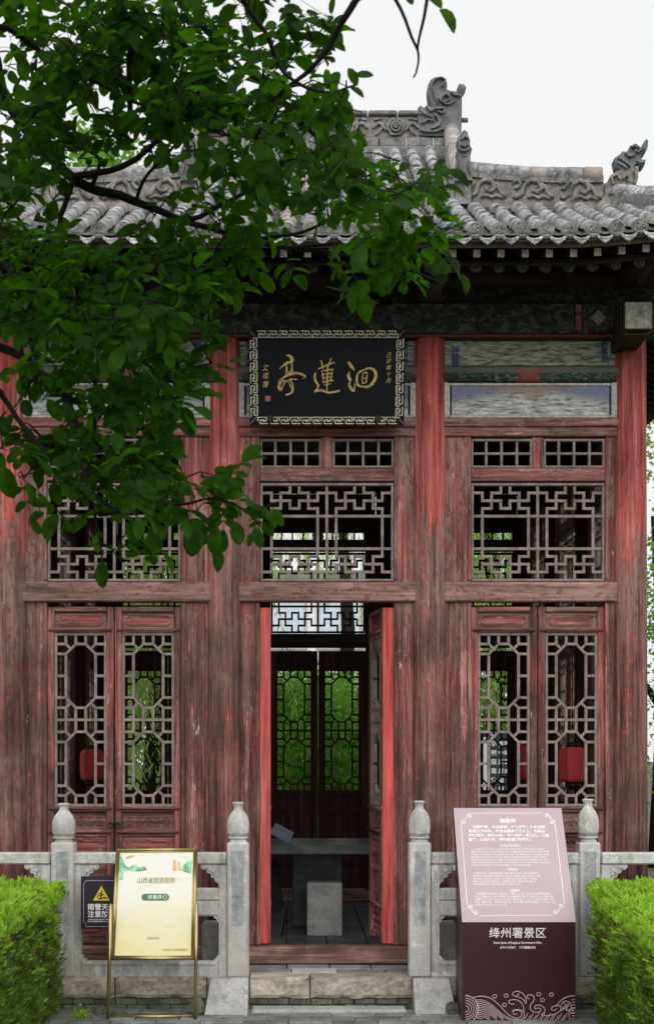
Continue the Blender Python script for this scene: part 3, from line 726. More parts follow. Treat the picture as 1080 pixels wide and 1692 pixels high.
# architrave, purlins, boards under the eaves
x0, x1 = COLX[0] - .25, COLX[3] - .01
for s_ in (0, 1):
    y = .02 if s_ == 0 else DEP - .02
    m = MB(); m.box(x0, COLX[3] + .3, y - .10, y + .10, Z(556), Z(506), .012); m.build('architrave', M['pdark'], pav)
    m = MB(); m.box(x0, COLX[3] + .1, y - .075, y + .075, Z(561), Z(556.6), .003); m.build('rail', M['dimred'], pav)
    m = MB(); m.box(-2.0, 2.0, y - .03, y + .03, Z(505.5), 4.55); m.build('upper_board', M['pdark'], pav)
    m = MB(); m.tube([(-2.5, y, 4.42), (2.5, y, 4.42)], .085, 18); m.build('purlin', M['dark'], pav)
for x in (COLX[0], COLX[3]):
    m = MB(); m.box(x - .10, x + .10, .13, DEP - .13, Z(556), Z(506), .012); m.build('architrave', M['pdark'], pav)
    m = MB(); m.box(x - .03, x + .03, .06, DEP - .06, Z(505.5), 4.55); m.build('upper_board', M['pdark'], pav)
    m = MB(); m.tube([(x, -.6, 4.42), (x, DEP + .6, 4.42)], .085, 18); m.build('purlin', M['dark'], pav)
# painted pieces on the architrave near the right column
for (a_, b_, mt) in ((946, 955, 'rail'), (957, 962, 'frameboard'), (1001, 1006, 'frameboard')):
    m = MB(); m.box(X(a_), X(b_), -.092, -.07, Z(553), Z(510), .002); m.build('painted_stripe', M['panel' if mt == 'rail' else 'pdark'], pav)
m = MB(); cxl, czl = X(983), Z(532); m.prism([(cxl - .045, czl), (cxl, czl - .05), (cxl + .045, czl), (cxl, czl + .05)], lambda a, b, h: Vector((a, -.08 - h, b)), 0, .006, .003); m.build('painted_lozenge', M['eaveboard'], pav)
# beam heads
m = MB(); m.box(X(1030, 8.45), X(1075, 8.45), 8.4 - D0, .05, Z(545, 8.4), Z(499, 8.4), .01); m.build('beam_head', M['dark'], pav)
m = MB(); m.box(X(1031, 8.4), X(1075, 8.4), 8.385 - D0, 8.4 - D0 - .001, Z(544, 8.4), Z(500, 8.4), .004); m.build('beam_end_board', M['beamend'], pav)
m = MB(); m.box(X(1030, 8.45), X(1072, 8.45), 8.44 - D0, .05, Z(553, 8.42), Z(545.8, 8.42), .006); m.build('beam_head_cushion', M['dark'], pav)
m = MB(); m.box(COLX[3] + .103, COLX[3] + .75, -.04, .14, Z(552), Z(515), .01); m.build('beam_head', M['eaveboard'], pav)
for x in (COLX[0], COLX[1], COLX[2]):
    T = lambda a, b, h, x=x: Vector((x + h, a, b))
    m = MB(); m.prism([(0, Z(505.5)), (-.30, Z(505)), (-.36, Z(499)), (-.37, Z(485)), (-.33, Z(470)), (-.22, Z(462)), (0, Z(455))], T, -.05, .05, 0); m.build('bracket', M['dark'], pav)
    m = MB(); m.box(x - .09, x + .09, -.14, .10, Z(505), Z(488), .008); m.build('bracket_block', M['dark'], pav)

# ------------------------------------------------------------------ roof
YE = -0.95; TM = YC - YE; ZE = 4.308; GX = .93; TG = 1.1; HX = 2.8
def prof(t): return ZE + .45 * t + .0455 * t * t
def lift(u, t): return .25 * max(0, (abs(u) - 1.2) / 1.6) ** 2 * max(0, 1 - t / 1.2)
def zf(x, t): return prof(t) + lift(x, t)
def zs(t): return prof(min(t, TG)) + max(0, t - TG) * .05
roof = link('roof', None, (0, YC, ZE), pav)
deck = MB()
def sheet(fn, nu, nv, th):
    top = [fn(i / nu, j / nv) for i in range(nu + 1) for j in range(nv + 1)]
    bot = [p - Vector((0, 0, th)) for p in top]; n = len(top); fs = []; w = nv + 1
    for i in range(nu):
        for j_ in range(nv):
            a_ = i * w + j_; q = (a_, a_ + w, a_ + w + 1, a_ + 1); fs.append(q); fs.append(tuple(n + k for k in q[::-1]))
    rim = [i * w for i in range(nu + 1)] + [nu * w + j_ for j_ in range(1, nv + 1)] + [i * w + nv for i in range(nu - 1, -1, -1)] + [j_ for j_ in range(nv - 1, 0, -1)]
    for a_, b_ in zip(rim, rim[1:] + rim[:1]): fs.append((a_, n + a_, n + b_, b_))
    deck.add(top + bot, fs)
for s_ in (0, 1):
    fy = (lambda y: y) if s_ == 0 else (lambda y: 2 * YC - y)
    def f1(u, v):
        t = v * TG; hw = HX - t; x = (u * 2 - 1) * hw; return Vector((x, fy(YE + t), zf(x, t)))
    def f2(u, v):
        t = TG + v * (TM - TG); x = (u * 2 - 1) * GX; return Vector((x, fy(YE + t), zf(x, t)))
    sheet(f1, 28, 6, .022); sheet(f2, 4, 8, .022)
    sx = -1 if s_ else 1
    def f3(u, v):
        t = v * TG; hw = (TM - t) if t < TG else TM - TG; q = (u * 2 - 1) * hw
        return Vector((sx * (HX - t), YC + q, prof(t) + lift(q * HX / TM, t)))
    def f4(u, v):
        t = TG + v * (HX - GX - TG); q = (u * 2 - 1) * (TM - TG); return Vector((sx * (HX - t), YC + q, zs(t)))
    sheet(f3, 28, 6, .022); sheet(f4, 6, 3, .022)
    # gable triangle
    pts = [(YE + TG, zs(TG) - .05)] + [(YE + TG + (TM - TG) * k / 8, prof(TG + (TM - TG) * k / 8) - .01) for k in range(9)] + [(YC + (TM - TG) * (1 - k / 8), prof(TM - (TM - TG) * k / 8) - .01) for k in range(1, 9)] + [(2 * YC - YE - TG, zs(TG) - .05)]
    g_ = MB(); g_.prism(pts, lambda a, b, h: Vector((sx * (GX - .03) + h, a, b)), -.02, .02); g_.build('gable', M['ridge'], roof)
deck.build('roof_deck', M['dark'], roof)
# tiles
def barrel(L, r0, r1, n=10):
    m = MB(); vs = []
    prof_ = [(0, r0), (L * .90, r1), (L * .905, r1 * .93), (L, r1 * .92)]
    for y, r_ in prof_:
        for k in range(n + 1):
            a_ = math.pi * k / n; vs.append((r_ * math.cos(a_), y, r_ * math.sin(a_) * 1.05 + .006))
    w = n + 1; fs = []
    for i in range(3):
        for k in range(n): fs.append((i * w + k, i * w + k + 1, (i + 1) * w + k + 1, (i + 1) * w + k))
    m.add(vs, fs, True); m.add([vs[k] for k in range(w)], [tuple(range(w))[::-1]]); return m
SP = .1284; TL = .152
bmesh_ = []
for q in range(4):
    b_ = barrel(.172, .046 + R.uniform(-.002, .002), .042)
    b_.v = [tuple(c + .0018 * mnoise.noise(Vector(v) * 40 + Vector((q * 9, 0, 0))) for c in v) for v in b_.v]
    bmesh_.append((b_.mesh('barrel_tile', M['tile']), b_.mesh('barrel_tile', M['tilepink'])))
def face_disc():
    m = MB(); T = lambda a, b, h: Vector((a, -h, b)); n = 18
    m.prism([(.047 * math.cos(2 * math.pi * k / n), .047 * math.sin(2 * math.pi * k / n)) for k in range(n)], T, -.014, .004, .003)
    m.stroke([(.039 * math.cos(k * .5236), .039 * math.sin(k * .5236), .005) for k in range(13)], T, .009, step=1, h0=.003)
    for s_ in (-1, 1):
        m.stroke([(s_ * .006, .010, .004), (s_ * .014, .014, .007), (s_ * .022, .008, .004)], T, .010, h0=.003)
        m.stroke([(s_ * .020, -.006, .004), (s_ * .012, -.014, .006), (0, -.016, .005)], T, .010, h0=.003)
        m.stroke([(s_ * .004, .024, .004), (s_ * .015, .023, .005)], T, .008, h0=.003)
    m.stroke([(0, .008, .006), (0, -.004, .010), (0, -.008, .006)], T, .012, h0=.003); return m.mesh('tile_end_disc', M['ridge'])
def drip():
    m = MB(); pts = [(-.052, .018)]
    pts += [(-.046, -.004), (-.036, -.020), (-.026, -.024), (-.018, -.036), (-.008, -.040), (0, -.048), (.008, -.040), (.018, -.036), (.026, -.024), (.036, -.020), (.046, -.004), (.052, .018), (.035, .004), (.018, -.005), (0, -.008), (-.018, -.005), (-.035, .004)]
    T = lambda a, b, h: Vector((a, -h + .18 * b, b)); m.prism(pts, T, -.008, .006, .002)
    m.stroke([(-.028, -.008, .004), (-.012, -.022, .005), (0, -.016, .004), (.012, -.022, .005), (.028, -.008, .004)], T, .010, h0=.005)
    return m.mesh('drip_tile', M['tile'])
DISC = face_disc(); DRIP = drip()
nvis = 0; rest = MB(); pan = MB()
def addmesh(dst, me, mw):
    dst.add([mw @ v.co for v in me.vertices], [tuple(p.vertices) for p in me.polygons], True)
tiles = []
K = 21
for k in range(-K, K + 1):
    x = .02 + k * SP
    t = .01; row = 0
    while True:
        lim = TM if abs(x) < GX - .03 else (TG if abs(x) < HX - TG else HX - abs(x))
        if t + .05 > lim: break
        sl_ = (zf(x, t + .05) - zf(x, t)) / .05
        loc = Vector((x + R.uniform(-.005, .005), YE + t + R.uniform(-.006, .006), zf(x, t) + .028 + R.uniform(-.003, .003)))
        tiles.append((t + (0 if -1.9 < x < 2.0 else 9), loc, (math.atan(sl_) + R.uniform(-.02, .02), R.uniform(-.06, .06), R.uniform(-.05, .05)), R.random() < .16 + .25 * (t > 1.6), row))
        t += TL; row += 1
    z0_ = zf(x, 0)
    if abs(x) < HX - .1:
        link('tile_end_disc', DISC, (x, YE - .002, z0_ + .038), roof, (rad(-8), R.uniform(-.3, .3), 0))
        link('drip_tile', DRIP, (x + SP / 2, YE - .006, zf(x + SP / 2, 0) + .012 - .012), roof, (rad(-6), 0, 0))
tiles.sort(key=lambda q: q[0])
for i, (_, loc, rot, pk, row) in enumerate(tiles):
    me = R.choice(bmesh_)[1 if pk else 0]
    if i < 290: link('barrel_tile', me, loc, roof, rot)
    else: addmesh(rest, me, Matrix.Translation(loc) @ Matrix.Rotation(rot[0], 4, 'X'))
rest.build('barrel_tiles', M['tile'], roof, kind='stuff')
# pan tiles: overlapping concave courses between the barrels
for k in range(-K, K):
    x = .02 + (k + .5) * SP; t = 0
    lim = TM if abs(x) < GX else (TG if abs(x) < HX - TG else HX - abs(x))
    while t < lim:
        vs = []; w = SP / 2
        for j_, tt in enumerate((t - .012, min(t + .075, TM))):
            for q in range(5):
                u = -1 + q * .5; zz_ = zf(x, max(tt, 0)) + .004 + .020 * u * u + (.014 if j_ == 0 else 0) + R.uniform(-.001, .001)
                vs.append((x + u * w, YE + tt, zz_))
        f_ = [(q, q + 1, q + 6, q + 5) for q in range(4)]
        vs2 = [(v[0], v[1], v[2] - .012) for v in vs[:5]]
        pan.add(vs + vs2, f_ + [(10 + q, 11 + q, q + 1, q) for q in range(4)]); t += .062
pan.build('pan_tiles', M['pan'], roof, kind='stuff')
# coarse tiles on the side slopes and back
oth = MB()
for sx in (-1, 1):
    for k in range(-21, 22):
        q = k * SP; t0 = 0; t1 = min(TM - abs(q), HX - GX)
        if t1 < .1: continue
        pts = [Vector((sx * (HX - t), YC + q, (zs(t) if t > TG else prof(t) + lift(q, t)) + .02)) for t in [t1 * i / 5 for i in range(6)]]
        oth.tube(pts, .042, 6)
for k in range(-21, 22):
    x = k * SP; lim = TM if abs(x) < GX - .03 else (TG if abs(x) < HX - TG else HX - abs(x))
    if lim > .1: oth.tube([Vector((x, 2 * YC - YE - lim * i / 5, zf(x, lim * i / 5) + .02)) for i in range(6)], .042, 6)
oth.build('far_side_tiles', M['tile'], roof, kind='stuff')
# eave board, flying rafters with square ends, round rafters with painted ends
m = MB()
xs = [-2.78 + i * .1 for i in range(56)]
for a_, b_ in zip(xs, xs[1:]):
    za, zb_ = zf(a_, 0) - .004, zf(b_, 0) - .004
    m.add([(a_, YE + .05, za), (b_, YE + .05, zb_), (b_, YE + .05, zb_ - .022), (a_, YE + .05, za - .022), (a_, YE + .09, za), (b_, YE + .09, zb_), (b_, YE + .09, zb_ - .022), (a_, YE + .09, za - .022)],
          [(3, 2, 1, 0), (0, 1, 5, 4), (2, 3, 7, 6), (4, 5, 6, 7)])
m.build('eave_board', M['eaveboard'], roof)
m = MB()
for a_, b_ in zip(xs, xs[1:]):
    za, zb_ = zf(a_, 0) - .026, zf(b_, 0) - .026
    m.add([(a_, YE + .28, za), (b_, YE + .28, zb_), (b_, YE + .28, zb_ - .018), (a_, YE + .28, za - .018), (a_, YE + .32, za), (b_, YE + .32, zb_), (b_, YE + .32, zb_ - .018), (a_, YE + .32, za - .018)],
          [(3, 2, 1, 0), (0, 1, 5, 4), (2, 3, 7, 6), (4, 5, 6, 7)])
m.build('lower_eave_board', M['dark'], roof)
fr = MB(); fr.box(-.020, .020, 0, .72, -.046, 0, .003); FR = fr.mesh('flying_rafter', M['dark'])
fc = MB(); fc.box(-.0195, .0195, -.004, .001, -.045, -.001, .002); FC = fc.mesh('rafter_end', M['rafter'])
rr_ = MB(); rr_.tube([(0, 0, 0), (0, 1.0, 0)], .034, 12); RR = rr_.mesh('round_rafter', M['dark'])
M['rpaint'] = stone('round_rafter_paint', (.04, .06, .045), (.2, .22, .16), 22, spots=(.35, .33, .2))
re_ = MB(); T = lambda a, b, h: Vector((a, -h, b)); re_.prism([(.033 * math.cos(k * .5236), .033 * math.sin(k * .5236)) for k in range(12)], T, -.004, .004, .002)
re_.stroke([(.02 * math.cos(k * .7), .02 * math.sin(k * .7), .006) for k in range(10)], T, .006, step=1, h0=.003); RE = re_.mesh('rafter_end', M['rpaint'])
k = -20
while k <= 20:
    x = .01 + k * .1335
    link('flying_rafter', FR, (x, YE + .10, zf(x, 0) - .030), roof, (math.atan(.42), 0, 0))
    link('rafter_end', FC, (x, YE + .097, zf(x, 0) - .030), roof)
    if abs(x) < 2.5:
        link('round_rafter', RR, (x + .03, YE + .38, zf(x, 0) - .030), roof, (math.atan(.44), 0, 0))
        link('rafter_end', RE, (x + .03, YE + .376, zf(x, 0) - .032), roof)
    k += 1
SR = MB(); SR.box(-.02, .02, 0, .72, -.046, 0); SRm = SR.mesh('flying_rafter', M['dark'])
for sx in (-1, 1):
    for k in range(-18, 19):
        q = k * .1335; link('flying_rafter', SRm, (sx * (HX - .10), YC + q, prof(0) + lift(q, 0) - .030), roof, (math.atan(.42), 0, sx * math.pi / 2))
# main ridge
zr = prof(TM); mr_ = MB()
RX = .98
mr_.box(-RX, RX, YC - .11, YC + .11, zr - .10, zr + .02, .006); mr_.build('ridge_base', M['ridge'], roof)
x = -RX
while x < RX - .05:
    w = .20; b_ = MB(); b_.box(x + .004, min(x + w, RX) - .004, YC - .10, YC + .10, zr + .022, zr + .085, .006); b_.build('ridge_block', M['ridge'], roof)
    if int((x + RX) / w) % 2 == 0:
        q = MB(); q.box(min(x + w, RX) - .0035, min(x + w, RX) + .0035, YC - .098, YC + .098, zr + .022, zr + .084); q.build('mortar_joint', M['mortar'], roof)
    x += w
mm = MB(); mm.box(-RX, .80, YC - .07, YC + .07, zr + .087, zr + .255, .004); mm.build('ridge_body', M['ridgepink'], roof)
x = -RX
while x < .78:
    b_ = MB(); b_.box(x + .003, min(x + .22, .8) - .003, YC - .10, YC + .10, zr + .257, zr + .29, .008); b_.build('ridge_cap', M['ridge'], roof); x += .22
Tr_ = lambda a, b, h: Vector((a, YC - .07 - h, b))
x = -.58
while x < .7:
    c = MB(); cz_ = zr + .17
    for rr2, ww, hh in ((.058, .022, .025), (.034, .018, .035), (.012, .02, .045)):
        c.stroke([(x + rr2 * math.cos(k * .5236) * (1 + .12 * math.cos(k * 3)), cz_ + rr2 * math.sin(k * .5236) * (1 + .12 * math.cos(k * 3)), ww) for k in range(13)], Tr_, hh, step=2)
    for s_ in (-1, 1):
        c.stroke([(x + s_ * .07, cz_ - .03, .012), (x + s_ * .12, cz_ + .03, .03), (x + s_ * .17, cz_ - .01, .014)], Tr_, .028)
        c.stroke([(x + s_ * .08, cz_ + .03, .012), (x + s_ * .12, cz_ - .03, .025), (x + s_ * .15, cz_ - .06, .01)], Tr_, .022)
        c.stroke([(x + s_ * .10, cz_ + .06, .010), (x + s_ * .16, cz_ + .055, .02)], Tr_, .02)
    c.build('flower_relief', M['ridge'], roof); x += .375
# chiwen ornaments at both ridge ends (dragon-fish with curled tail), from the outline seen at the right end
def px5(x, y, d): return (X(690 + x / 7.05, d), Z(110 + y / 7.05, d))
OUT = [(180, 450), (150, 370), (128, 300), (120, 200), (150, 145), (200, 112), (250, 105), (305, 122), (338, 165), (345, 205), (335, 250), (380, 272), (430, 275), (450, 300), (515, 350), (515, 470), (512, 640), (505, 810), (300, 800), (20, 790), (5, 620), (0, 470), (35, 440), (70, 470), (110, 440), (150, 455)]
REL = [[(300, 235, 12), (285, 215, 16), (310, 190, 20), (320, 160, 18), (270, 130, 16), (200, 150, 14), (160, 220, 16), (190, 330, 16), (230, 430, 12)],
       [(235, 370, 8), (270, 410, 18), (330, 410, 16), (370, 370, 14), (340, 330, 16), (300, 335, 14), (290, 360, 10)],
       [(380, 300, 14), (430, 330, 22), (500, 340, 18)], [(10, 480, 12), (60, 540, 26), (120, 570, 18), (170, 590, 24), (180, 640, 14)],
       [(100, 460, 26), (150, 510, 40), (200, 490, 22), (300, 490, 18)], [(230, 520, 18), (280, 540, 30), (320, 510, 14)],
       [(30, 660, 16), (70, 650, 18), (120, 620, 16), (180, 640, 14)], [(190, 560, 30), (240, 600, 46), (250, 660, 50), (200, 700, 40), (150, 720, 24)],
       [(20, 740, 14), (120, 760, 18), (230, 750, 20), (320, 720, 14)], [(300, 430, 14), (360, 440, 20), (420, 400, 14)]]
def chiwen(sgn):
    d = YC + D0 - .10; w = 1
    def TT(a, b, h):
        xx, zz_ = px5(a, b, d); return Vector((xx * sgn, YC - h + .0, zz_))
    T2 = lambda a, b, h: TT(a, -b, h)
    o = MB(); o.prism([(p[0], -p[1]) for p in OUT], T2, -.07, .085, .0)
    o2 = o
    for st_ in REL: o2.stroke([(p[0], -p[1], p[2]) for p in st_], T2, .115, step=4, h0=.083)
    r_ = o2.build('ridge_beast', M['ridgedark'], roof)
    f_ = MB(); f_.prism([(440, -290), (455, -240), (485, -168), (500, -160), (520, -172), (540, -163), (555, -180), (570, -212), (530, -270), (500, -330)], T2, -.04, .05)
    for q in range(4): f_.stroke([(465 + q * 10, -300, 4), (492 + q * 22, -180 - q * 6, 8)], T2, .06, step=1, h0=.048)
    f_.build('beast_fan', M['ridgedark'], roof)
chiwen(1); chiwen(-1)
m = MB(); m.tube([(X(762, 10.7), YC, Z(200, 10.7)), (X(772, 10.7), YC, Z(200, 10.7))], .018, 8); m.build('beast_peg', M['ridgedark'], roof)
# descending ridges on the front slope, their end beasts
for sx in (-1, 1):
    P0 = lambda t: Vector((sx * (.84 + (t - 1.05) / 1.75 * .12), YE + t, prof(t)))
    ts = [1.28 + i * .105 for i in range(15)]
    b_ = MB(); n_ = len(ts)
    for i in range(n_ - 1):
        p, q = P0(ts[i]), P0(ts[i + 1]); hh = .20
        b_.add([p + Vector((-.05, 0, -.05)), p + Vector((.05, 0, -.05)), p + Vector((.05, 0, hh)), p + Vector((-.05, 0, hh)), q + Vector((-.05, 0, -.05)), q + Vector((.05, 0, -.05)), q + Vector((.05, 0, hh)), q + Vector((-.05, 0, hh))],
               [(0, 1, 2, 3), (4, 7, 6, 5), (0, 3, 7, 4), (1, 5, 6, 2), (3, 2, 6, 7)])
    b_.build('ridge_wall', M['mortar'], roof)
    for i in range(n_ - 1):
        p, q = P0(ts[i]) + Vector((0, 0, .19)), P0(ts[i + 1]) + Vector((0, 0, .20)); c = MB(); d_ = q - p
        c.tube([p - d_ * .03, p + d_ * .93, p + d_ * .95, q], [.062, .058, .052, .052], 12); c.build('ridge_tile', M['tilepink' if i % 5 in (1, 2, 4) else 'tile'], roof)
    # beast sitting at the foot: bell body, head and pedestal
    base = P0(1.15); d = base.y + D0; k_ = 1
    def T2(a, b, h):
        return Vector((sx * X(690 + a / 7.05, d), base.y - h, Z(110 - b / 7.05, d)))
    o = MB()
    o.prism([(430, -1340), (440, -1240), (445, -1180), (450, -1085), (600, -1085), (600, -1180), (610, -1250), (622, -1345)], T2, -.10, .05, 0)
    o.prism([(425, -1345), (425, -1368), (622, -1368), (622, -1345)], T2, -.11, .062, 0)
    o.prism([(455, -1075), (445, -1000), (470, -940), (450, -880), (470, -850), (500, -870), (500, -800), (530, -775), (565, -800), (580, -860), (600, -900), (590, -950), (620, -1000), (600, -1075), (560, -1095), (490, -1090)], T2, -.06, .05, 0)
    for st_ in ([(490, -900, 20), (540, -860, 30), (575, -890, 18)], [(460, -1000, 20), (500, -1030, 26), (560, -1020, 26), (590, -990, 16)], [(480, -960, 22), (510, -975, 24)], [(560, -970, 24), (585, -955, 18)], [(530, -930, 20), (530, -990, 26)], [(470, -1110, 12), (480, -1200, 24), (460, -1300, 14)], [(590, -1110, 12), (580, -1200, 24), (600, -1300, 14)]):
        o.stroke(st_, T2, .075, h0=.048)
    o.build('seated_beast', M['ridgedark'], roof)
    o = MB(); o.prism([(437, -1460), (437, -1618), (612, -1618), (612, -1465), (600, -1370), (440, -1370)], T2, -.10, .03, 0); o.build('beast_pedestal', M['ridge'], roof)
    # side ridge with carved waves running out towards the corner
    A = Vector((.85, YE + 1.22, 0)); B = Vector((1.70, YE + 1.02, 0))
    def RP(s): 
        p = A.lerp(B, s); p.z = Z(336 + 4 * s, p.y + D0); p.x = p.x * sx; return p
    n_ = 8
    hts = lambda s: .205 - .03 * s - .05 * math.sin(s * math.pi) * .35
    b_ = MB()
    for i in range(n_):
        p, q = RP(i / n_), RP((i + 1) / n_); h1_, h2_ = hts(i / n_), hts((i + 1) / n_)
        b_.add([p + Vector((0, -.04, -.08)), q + Vector((0, -.04, -.08)), q + Vector((0, -.04, h2_)), p + Vector((0, -.04, h1_)), p + Vector((0, .06, -.12)), q + Vector((0, .06, -.12)), q + Vector((0, .06, h2_)), p + Vector((0, .06, h1_))],
               [(0, 1, 2, 3), (5, 4, 7, 6), (3, 2, 6, 7), (0, 4, 5, 1), (0, 3, 7, 4), (1, 5, 6, 2)])
    b_.build('ridge_body', M['ridgepink'], roof)
    for i in range(n_ - 1 + 1):
        p, q = RP(i / n_) + Vector((0, 0, hts(i / n_) + .012)), RP((i + 1) / n_) + Vector((0, 0, hts((i + 1) / n_) + .012))
        c = MB(); d_ = q - p; c.tube([p, p + d_ * .94, p + d_ * .96, q], [.052, .05, .045, .045], 10); c.build('ridge_tile', M['tilepink' if i in (4, 7) else 'tile'], roof)
        c = MB(); c.bar(p + Vector((0, -.045, -.05)) + d_ * .02, q + Vector((0, -.045, -.05)) - d_ * .02, .03, .028); c.build('ridge_course', M['ridge'], roof)
    def TR(a, b, h):
        s = a; p = RP(s); return p + Vector((0, -.04 - h, b))
    for i, s0 in enumerate((.03, .36, .69)):
        c = MB(); w = .30
        def q(pts): c.stroke([(s0 + a * w, b_ * .12 + .012, ww) for a, b_, ww in pts], lambda a, b, h: TR(a, b, h), .022, step=4)
        # stroke widths live in mixed units: narrow bands built one by one
        def band(pts, wd):
            P3 = [TR(s0 + a * w, b_ * .13 + .01, .012) for a, b_ in pts]
            c.tube(P3, [wd * (.5 + .5 * math.sin(math.pi * (k + .5) / len(P3))) for k in range(len(P3))], 7)
        band([(.02, .15), (.12, .1), (.25, .3), (.3, .7), (.45, .95), (.62, .85), (.7, .55), (.6, .35), (.48, .45), (.5, .6)], .016)
        band([(.62, .85), (.78, .6), (.85, .25), (.98, .15)], .015)
        band([(.02, .75), (.1, .95), (.2, .8), (.12, .55), (.04, .55)], .013)
        band([(.35, .1), (.5, .2), (.62, .08), (.75, .18), (.9, .05)], .012)
        c.build('wave_relief', M['ridge' if i else 'ridgepink'], roof)
    # dragon head finial
    d = RP(1).y + D0
    def T3(a, b, h): return Vector((sx * X(780 + a / 3.6, d), RP(1).y - h, Z(220 - b / 3.6, d)))
    o = MB()
    o.prism([(735, -440), (770, -400), (785, -320), (810, -270), (850, -245), (900, -238), (935, -225), (975, -215), (972, -270), (960, -330), (918, -350), (912, -440)], T3, -.07, .055, 0)
    for st_ in ([(820, -330, 10), (812, -290, 14), (840, -275, 16), (860, -300, 14)], [(880, -300, 12), (895, -275, 18), (915, -290, 14), (905, -310, 10)], [(945, -250, 12), (960, -290, 22), (945, -330, 14)], [(800, -380, 14), (850, -390, 22), (900, -370, 14)]): o.stroke(st_, T3, .08, h0=.053)
    o.build('dragon_neck', M['ridgepink'], roof)
    o = MB()
    o.prism([(872, -240), (845, -215), (835, -165), (860, -150), (885, -125), (905, -140), (925, -95), (960, -88), (985, -105), (1000, -95), (1008, -70), (1022, -55), (1032, -65), (1030, -100), (1020, -128), (1000, -140), (985, -165), (1000, -180), (1018, -175), (1012, -208), (990, -215), (965, -200), (940, -225), (925, -245)], T3, -.05, .05, 0)
    for st_ in ([(850, -170, 8), (890, -190, 20), (925, -225, 10)], [(845, -200, 8), (880, -215, 16), (905, -238, 8)], [(895, -140, 8), (920, -160, 22), (950, -150, 16)], [(930, -110, 10), (950, -100, 20), (975, -115, 14)], [(960, -190, 10), (985, -200, 14), (1010, -195, 8)], [(965, -140, 12), (985, -125, 16), (1010, -115, 12)]): o.stroke(st_, T3, .075, h0=.048)
    o.lathe(T3(958, -128, .055), [(.001, -.014), (.012, -.007), (.014, 0), (.012, .007), (.001, .014)], 10)
    o.build('dragon_head', M['ridgedark'], roof)
    # last stretch of hip ridge down to the corner
    pts = [Vector((sx * (1.72 + (HX - .1 - 1.72) * s), YE + 1.05 * (1 - s) + .04 * s, 0)) for s in [i / 9 for i in range(10)]]
    for p in pts: p.z = zf(abs(p.x), p.y - YE) + .12
    b_ = MB(); 
    for p, q in zip(pts, pts[1:]): b_.bar(p - Vector((0, 0, .07)), q - Vector((0, 0, .07)), .09, .16)
    b_.build('hip_ridge_wall', M['ridge'], roof)
    for i, (p, q) in enumerate(zip(pts, pts[1:])):
        c = MB(); d_ = q - p; c.tube([p + Vector((0, 0, .02)), p + d_ * .94 + Vector((0, 0, .02)), q + Vector((0, 0, .018))], [.05, .048, .042], 10); c.build('ridge_tile', M['tile'], roof)

def planar(pA, pB):
    """map photo pixels to the flat upright or tilted plane through two points one above the other; h lifts along its normal"""
    up = (pB - pA); up.x = 0; up.normalize(); n = Vector((0, -up.z, up.y)); o = Vector((CX, -D0, CZ))
    def f(px_, py_, h=0.0):
        d = P(px_, py_, 8.0) - o; t = (pA - o).dot(n) / d.dot(n); return o + d * t + n * h
    return f
# ------------------------------------------------------------------ plaque over the doorway
PD0, PD1 = 8.66, 8.60
plq = planar(P(540, 702, PD0), P(540, 545, PD1))
plaque = thing('plaque', P(540, 702, 8.66), 'black name plaque with gold characters and key-pattern border over the doorway', 'plaque')
Tp = lambda a, b, h: plq(a, -b, h)
m = MB(); m.prism([(411, -545), (669, -545), (667, -702), (413, -702)], Tp, -.035, .0); m.build('board', M['black'], plaque)
key = MB()
def keyrun(x0_, y0_, x1_, y1_, n, w=2.0):
    L_ = math.hypot(x1_ - x0_, y1_ - y0_); ux, uy = (x1_ - x0_) / L_, (y1_ - y0_) / L_; nx_, ny_ = -uy, ux; u = L_ / n
    for i in range(n):
        for pl in ([(.04, 0), (.80, 0), (.80, 6.0), (.38, 6.0)], [(.20, 10.5), (.20, 4.2), (.58, 4.2)], [(.20, 10.5), (1.0, 10.5), (1.0, 4.2)]):
            for (a0, b0), (a1, b1) in zip(pl, pl[1:]):
                p = (x0_ + ux * (i + a0) * u + nx_ * b0, y0_ + uy * (i + a0) * u + ny_ * b0); q = (x0_ + ux * (i + a1) * u + nx_ * b1, y0_ + uy * (i + a1) * u + ny_ * b1)
                key.stroke([(p[0], -p[1], w), (q[0], -q[1], w)], Tp, .0025 + .0001 * (i % 2), step=1, h0=.0003)
keyrun(424, 547, 657, 547, 13); keyrun(656, 700, 426, 700, 13); keyrun(666, 559, 664, 690, 7); keyrun(415, 690, 413.5, 559, 7)
key.build('key_border', M['cream'], plaque)
m = MB()
for pl in ([(422.5, 558), (657.5, 558)], [(657, 558), (656, 689)], [(656, 689), (424, 689)], [(424, 689), (423, 558)], [(413, 547), (423, 558)], [(667, 547), (657, 558)], [(414, 700), (424, 689)], [(665.5, 700), (656, 689)]):
    m.stroke([(pl[0][0], -pl[0][1], 1.0), (pl[1][0], -pl[1][1], 1.0)], Tp, .003, step=1, h0=.0003)
m.build('inner_line', M['gate'], plaque)
def cal(strokes, name):
    m = MB()
    for i, st_ in enumerate(strokes):
        m.stroke([(410 + p[0] / 4.154, -(540 + p[1] / 4.154), p[2] / 4.154 * .95) for p in st_], Tp, .006 + .0005 * (i % 5), step=5, h0=.0004)
    m.build(name, M['gold'], plaque)
